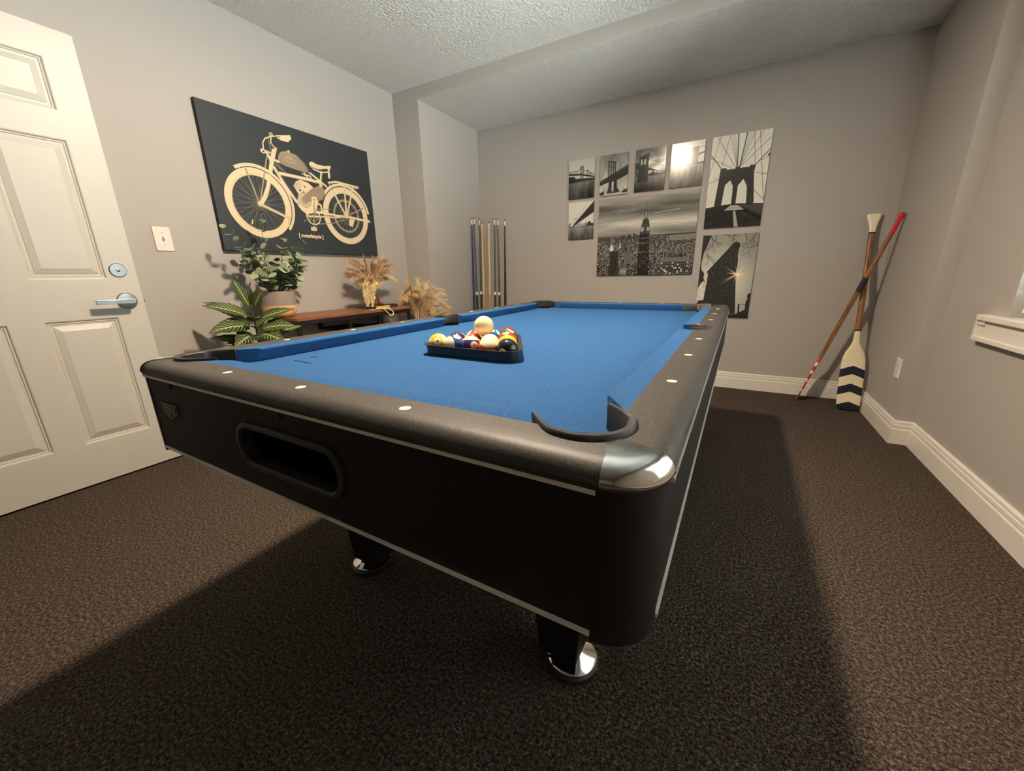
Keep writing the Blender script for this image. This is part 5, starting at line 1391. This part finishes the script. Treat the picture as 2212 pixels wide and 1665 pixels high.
m_tan = dry('tan_grass', srgb(204, 172, 128), srgb(234, 208, 168)); m_pink = dry('rose_grass', srgb(188, 150, 122), srgb(216, 182, 152)); m_cream = dry('cream_grass', srgb(238, 212, 164), srgb(250, 232, 192)); m_gold = dry('gold_leaf', srgb(214, 160, 84), srgb(236, 190, 112))
VX, VY = 0.200, 2.238
vase = thing('flower_vase', 'amber glass bottle vase on the desk', 'vase', (VX, VY, DZ + 0.0003))
t = NT('amber_glass', 0.08, 0, srgb(120, 52, 14), 0.6); t.b.inputs['Transmission Weight'].default_value = 0.45; t.b.inputs['Coat Weight'].default_value = 0.6
b = MB(); b.lathe([(0.026, 0.0), (0.036, 0.004), (0.041, 0.022), (0.040, 0.045), (0.030, 0.078), (0.018, 0.103), (0.0135, 0.125), (0.0135, 0.146), (0.0165, 0.150), (0.0145, 0.150), (0.0115, 0.146), (0.0115, 0.12), (0.016, 0.10), (0.036, 0.045), (0.036, 0.02), (0.02, 0.008)], 32)
b.build('glass_body', t.m, vase, 50)
bq = thing('dried_bouquet', 'dried grasses and cream drooping flower tails in the amber vase', 'dried flowers', (VX, VY, DZ + 0.15))
rr_ = random.Random(3)
for i, (ty_, tz_, tx_) in enumerate([(-0.215, 0.145, 0.02), (-0.225, 0.085, 0.05), (-0.19, 0.19, 0.0), (-0.13, 0.215, -0.06), (-0.20, 0.03, 0.09), (0.10, 0.225, 0.0), (0.14, 0.18, 0.06), (0.16, 0.13, 0.0), (-0.05, 0.20, 0.08), (0.06, 0.21, 0.09), (-0.12, 0.10, 0.12), (0.03, 0.14, 0.14), (-0.17, 0.12, -0.06), (-0.16, 0.06, 0.05), (-0.10, 0.16, 0.03), (0.0, 0.17, 0.03), (0.13, 0.20, -0.05), (-0.19, 0.11, 0.10)]):
    pts = [(0, 0, -0.11), (0, 0, -0.02), (tx_ * .35, ty_ * .35, tz_ * .5 + .02), (tx_ * .7, ty_ * .72, tz_ * .92), (tx_, ty_, tz_)]
    plume('grass_plume', m_tan if i % 3 else m_pink, bq, pts, 0.2, 320, 0.075, 0.42, 20 + i, w=0.0010, start=0.42, taper=0.3, up_bias=1.0)
for i, (ty_, tz_, tx_) in enumerate([(-0.045, 0.255, -0.02), (0.025, 0.250, 0.0), (0.075, 0.235, 0.02)]):
    pts = [(0, 0, -0.10), (0, 0, 0.0), (tx_ * .5, ty_ * .5, tz_ * .5), (tx_ * .8, ty_ * .85, tz_ * .8), (tx_, ty_, tz_)]
    plume('grass_spike', m_pink, bq, pts, 0.2, 800, 0.018, 1.0, 40 + i, w=0.0014, start=0.60, taper=0.6, up_bias=0.8)
def tail_(pts, seed, rad=0.016):
    return plume('flower_tail', m_cream, bq, pts, 0.2, 1500, rad * 1.9, 1.0, seed, w=0.0026, start=0.22, taper=0.6, up_bias=0.15)
tail_([(0, 0, -.09), (0.02, -0.01, 0.0), (0.05, -0.075, 0.060), (0.075, -0.135, 0.050), (0.085, -0.158, -0.01), (0.085, -0.160, -0.07), (0.080, -0.148, -0.125)], 50)
tail_([(0, 0, -.09), (0.03, 0.0, 0.0), (0.06, -0.052, 0.055), (0.085, -0.088, 0.035), (0.095, -0.102, -0.02), (0.095, -0.106, -0.075), (0.090, -0.110, -0.130)], 51, 0.018)
tail_([(0, 0, -.09), (0.02, 0.012, 0.0), (0.05, 0.055, 0.075), (0.07, 0.105, 0.085), (0.08, 0.145, 0.07), (0.085, 0.185, 0.03)], 52, 0.014)
tail_([(0, 0, -.09), (0.03, 0.0, -0.01), (0.05, -0.080, 0.04), (0.075, -0.120, 0.0), (0.08, -0.130, -0.06), (0.075, -0.130, -0.110)], 53, 0.012)
gl_ = leaf_disc(0.016, 8, 0.5, 0.5)
g0 = None
for (x, y, z, a) in ((0.05, 0.03, 0.12, 1.2), (0.06, 0.055, 0.11, 0.8), (0.05, 0.045, 0.135, 1.6), (0.07, 0.04, 0.10, 2.2)):
    if g0 is None: o = g0 = gl_.build('gold_leaf', m_gold, bq)
    else: o = g0.copy(); COL.objects.link(o); o.parent = bq
    o.location = (x, y, z); o.rotation_euler = (0.3, -1.1, a)
# tall floor basket of pampas in the corner past the desk
bk_ = thing('pampas_basket', 'woven floor basket between the desk and the return wall', 'basket', (0.25, 2.665, 0))
t = NT('woven_seagrass', 0.85); wv = t.n('ShaderNodeTexWave'); wv.bands_direction = 'Z'; wv.inputs['Scale'].default_value = 28; t.l(t.coord(), wv.inputs['Vector'])
t.base(t.ramp(wv.outputs['Fac'], [(0.2, srgb(120, 84, 48)), (0.8, srgb(184, 140, 88))])); t.bump(wv.outputs['Fac'], 0.8, 0.006)
b = MB(); b.lathe([(0.12, 0), (0.135, 0.01), (0.155, 0.2), (0.145, 0.42), (0.130, 0.50), (0.138, 0.51), (0.125, 0.505), (0.12, 0.46)], 36); b.build('basket_body', t.m, bk_, 40)
pp = thing('pampas_grass', 'big bunch of dried tan pampas grass in the corner past the desk', 'dried grass', (0.25, 2.665, 0.505))
rp = random.Random(9)
heads = []
for i in range(26):
    a = rp.uniform(0, 2 * PI); sp2 = rp.uniform(0.4, 1.0)
    tx_, ty_ = 0.17 * sp2 * math.cos(a), 0.24 * sp2 * math.sin(a)
    tx_ = max(-0.2, tx_)
    heads.append((tx_, ty_, 0.40 * (1.05 - 0.55 * sp2) + rp.uniform(-0.03, 0.05), i % 4 == 0))
heads += [(0.08, 0.20, 0.32, 2), (0.07, 0.24, 0.27, 2), (0.04, 0.15, 0.40, 2), (0.08, 0.26, 0.20, 2), (0.06, 0.22, 0.36, 2), (0.09, 0.17, 0.25, 2), (0.04, -0.14, 0.42, 1), (0.07, -0.20, 0.30, 1), (0.05, -0.02, 0.43, 2), (0.12, 0.20, 0.15, 0), (0.14, 0.10, 0.12, 0), (0.13, -0.05, 0.12, 0), (0.14, 0.24, 0.05, 0)]
for i, (tx_, ty_, tz_, kind) in enumerate(heads):
    wob = 0.03
    pts = [(0.02 * math.cos(i), 0.02 * math.sin(i), -0.10), (tx_ * .25, ty_ * .25, tz_ * .45), (tx_ * .6, ty_ * .6, tz_ * .85), (tx_ * .85, ty_ * .85, tz_), (tx_ * 1.08, ty_ * 1.08, tz_ - 0.02)]
    ymax = 0.165
    if tz_ < 0.27: pts = [(x, max(y, -0.13), z) for x, y, z in pts]
    pts = [(max(-0.23, x), min(y, ymax) if x < 0.03 else y, z) for x, y, z in pts]
    pts = [(x, y if x > 0.06 else min(y, 0.10), z) for x, y, z in pts]
    if ty_ > 0.15: pts = [(x + (0.06 if y > 0.06 else 0), y, z) for x, y, z in pts]
    plume('plume', m_tan if kind != 2 else m_cream, pp, pts, 0.3, 420 if kind != 2 else 220, 0.085, 0.50, 100 + i, w=0.0010, start=0.30, taper=0.5, up_bias=0.9)

# ------------------------------------------------------------------ cues standing in the alcove corner
def cue(name, label, base, tip, kind):
    p0, p1 = Vector(base), Vector(tip); d = p1 - p0; L = d.length
    root = link(name, None); root.matrix_world = Matrix.Translation(p0) @ d.to_track_quat('Z', 'Y').to_matrix().to_4x4()
    tag(root, label, 'pool cue', 'pool cues in the alcove corner')
    cols = {'blue': (srgb(38, 40, 110), srgb(32, 32, 92)), 'green': (srgb(70, 84, 82), srgb(40, 48, 44)), 'wood': (None, None), 'black': (srgb(36, 30, 26), srgb(26, 22, 20))}[kind]
    if kind == 'wood': ms, mb = MAT['cue_wood'], MAT['cue_wood_dark']
    else:
        ms = bpy.data.materials.get('cue_shaft_' + kind) or plain('cue_shaft_' + kind, cols[0], 0.25); mb = bpy.data.materials.get('cue_butt_' + kind) or plain('cue_butt_' + kind, cols[1], 0.25)
    J = 0.50 * L
    b = MB(); b.tube([(0, 0, 0), (0, 0, 0.012)], 0.0135, 12); b.build('bumper', MAT['rubber'], root, 40)
    b = MB(); b.tube([(0, 0, 0.012), (0, 0, J)], [0.0148, 0.0112], 14); b.build('butt', mb, root, 40)
    b = MB(); b.tube([(0, 0, J), (0, 0, J + (0.006 if kind in ('wood', 'black', 'blue') else 0.03))], 0.0115, 14)
    b.build('joint_collar', MAT['silver'] if kind == 'green' else MAT['black'], root, 40)
    b = MB(); b.tube([(0, 0, J + 0.005), (0, 0, L - 0.06)], [0.0110, 0.0068], 14); b.build('shaft', ms, root, 40)
    b = MB(); b.tube([(0, 0, L - 0.06), (0, 0, L - 0.012)], 0.0070, 12); b.build('ferrule', bpy.data.materials.get('ivory_ferrule') or plain('ivory_ferrule', srgb(232, 226, 206), 0.35), root, 40)
    b = MB(); b.tube([(0, 0, L - 0.012), (0, 0, L)], 0.0066, 12); b.build('leather_tip', bpy.data.materials.get('blue_chalked_tip') or plain('blue_chalked_tip', srgb(60, 64, 66), 0.8), root, 40)
cue('pool_cue', 'dark blue pool cue, leftmost in the alcove corner', (0.323, 3.435, 0.001), (0.289, 3.519, 1.522), 'blue')
cue('pool_cue', 'grey-green pool cue leaning right beside the blue cue', (0.34, 3.479, 0.001), (0.289, 3.563, 1.531), 'green')
cue('pool_cue', 'grey-green pool cue left of the two pale wooden cues', (0.314, 3.581, 0.001), (0.289, 3.664, 1.533), 'green')
cue('pool_cue', 'left one of the two pale wooden pool cues', (0.369, 3.558, 0.001), (0.302, 3.686, 1.498), 'wood')
cue('pool_cue', 'right one of the two pale wooden pool cues', (0.439, 3.556, 0.001), (0.388, 3.686, 1.495), 'wood')
cue('pool_cue', 'grey-green pool cue just right of the pale wooden cues', (0.503, 3.556, 0.001), (0.457, 3.686, 1.523), 'green')
cue('pool_cue', 'grey-green pool cue next to the black cue', (0.566, 3.555, 0.001), (0.496, 3.686, 1.517), 'green')
cue('pool_cue', 'black pool cue, rightmost of the row in the alcove', (0.628, 3.553, 0.001), (0.58, 3.686, 1.505), 'black')
# ------------------------------------------------------------------ paddles leaning in the right corner
pd_ = thing('canoe_paddle', 'wooden canoe paddle with white blade and navy chevrons in the corner', 'paddle', (0, 0, 0))
P0, P1 = Vector((3.500, 3.385, 0.012)), Vector((3.470, 3.676, 1.315))
d = (P1 - P0); PLn = d.length; z = d.normalized(); x = Vector((1, 0, 0)); x = (x - z * x.dot(z)).normalized(); y = z.cross(x)
mm = Matrix((x, y, z)).transposed().to_4x4(); mm.translation = P0
pd_.matrix_world = mm
def flat_loft(rows, th):
    """rows: (z, half width, half thickness, shift) -> rounded flat section loft"""
    loops = []
    for zz, hw_, ht_, sh_ in rows:
        loops.append([(sh_ + hw_ * math.copysign(abs(math.cos(a)) ** 0.6, math.cos(a)), ht_ * math.copysign(abs(math.sin(a)) ** 0.7, math.sin(a)), zz) for a in [2 * PI * k / 20 for k in range(20)]])
    b = MB(); b.loft(loops, True, True, True); return b
t = NT('white_paddle_paint', 0.4, 0, srgb(226, 214, 180))
so = t.n('ShaderNodeSeparateXYZ'); t.l(t.coord(), so.inputs[0])
hh_ = t.math('ADD', so.outputs[2], t.math('MULTIPLY', t.math('ABSOLUTE', t.math('ADD', so.outputs[0], 0.008)), 0.42))
def band(lo, hi): return t.math('MULTIPLY', t.math('GREATER_THAN', hh_, lo), t.math('LESS_THAN', hh_, hi))
msk = t.math('MAXIMUM', t.math('MAXIMUM', band(0.250, 0.308), band(0.127, 0.184)), t.math('LESS_THAN', hh_, 0.058))
t.base(t.mix(msk, srgb(226, 214, 180), srgb(18, 26, 48)))
MAT['paddle_white'] = t.m
c0 = -0.008
flat_loft([(0.0, 0.045, 0.006, c0), (0.008, 0.055, 0.007, c0), (0.03, 0.064, 0.008, c0), (0.08, 0.067, 0.009, c0), (0.28, 0.068, 0.010, c0), (0.36, 0.063, 0.012, c0), (0.40, 0.052, 0.013, c0), (0.44, 0.032, 0.015, c0), (0.47, 0.020, 0.016, c0), (0.50, 0.0165, 0.016, c0), (0.548, 0.016, 0.016, c0)], 0).build('blade', MAT['paddle_white'], pd_, 50)['label'] = 'white blade with navy chevron stripes'
flat_loft([(0.556, 0.016, 0.015, c0), (1.206, 0.0155, 0.014, -0.002)], 0).build('shaft', MAT['paddle_wood'], pd_, 50)
flat_loft([(0.546, 0.0165, 0.0165, c0), (0.558, 0.0165, 0.0165, c0)], 0).build('band', MAT['black'], pd_, 50)
flat_loft([(1.204, 0.0165, 0.015, -0.002), (1.214, 0.0165, 0.015, -0.002)], 0).build('band', MAT['black'], pd_, 50)
flat_loft([(1.212, 0.017, 0.015, -0.001), (1.24, 0.019, 0.014, -0.001), (1.28, 0.028, 0.013, -0.001), (1.315, 0.038, 0.013, -0.001), (1.328, 0.040, 0.012, -0.001), (1.335, 0.035, 0.008, -0.001)], 0).build('grip', plain('white_grip_paint', srgb(230, 220, 192), 0.4), pd_, 50)
oar = thing('striped_oar', 'slim wooden oar with red handle and red and white striped blade, seen edge-on', 'oar', (0, 0, 0))
Q0, Q1 = Vector((3.222, 3.560, 0.004)), Vector((3.566, 3.485, 1.292))
d = Q1 - Q0; z = d.normalized(); x = (Q0 - CAM); x = (x - z * x.dot(z)).normalized(); y = z.cross(x)
mm = Matrix((x, y, z)).transposed().to_4x4(); mm.translation = Q0; oar.matrix_world = mm
t = NT('red_white_stripe_paint', 0.4, 0, srgb(190, 30, 30))
so = t.n('ShaderNodeSeparateXYZ'); t.l(t.coord(), so.inputs[0]); zz_ = so.outputs[2]
def band2(lo, hi): return t.math('MULTIPLY', t.math('GREATER_THAN', zz_, lo), t.math('LESS_THAN', zz_, hi))
msk = t.math('LESS_THAN', zz_, 0.016)
for lo, hi in ((0.080, 0.100), (0.160, 0.182), (0.226, 0.250), (0.286, 0.312)): msk = t.math('MAXIMUM', msk, band2(lo, hi))
t.base(t.mix(msk, srgb(188, 28, 28), srgb(230, 220, 196)))
flat_loft([(0.0, 0.030, 0.003, 0), (0.02, 0.052, 0.0045, 0), (0.10, 0.062, 0.006, 0), (0.22, 0.058, 0.0085, 0), (0.29, 0.040, 0.010, 0), (0.335, 0.016, 0.011, 0), (0.345, 0.013, 0.0115, 0)], 0).build('blade', t.m, oar, 50)
flat_loft([(0.342, 0.013, 0.0118, 0), (0.60, 0.0135, 0.0135, 0), (0.84, 0.0145, 0.0145, 0), (1.21, 0.0125, 0.0125, 0)], 0).build('shaft', MAT['paddle_wood'], oar, 50)
flat_loft([(0.834, 0.0158, 0.0158, 0), (0.932, 0.0158, 0.0158, 0)], 0).build('wrap', plain('navy_wrap', srgb(22, 24, 34), 0.6), oar, 50)
flat_loft([(1.205, 0.0132, 0.0132, 0), (1.30, 0.0125, 0.0125, 0), (1.318, 0.0155, 0.0155, 0), (1.332, 0.0150, 0.0150, 0), (1.338, 0.009, 0.009, 0)], 0).build('handle', plain('red_handle_paint', srgb(196, 28, 34), 0.35), oar, 50)
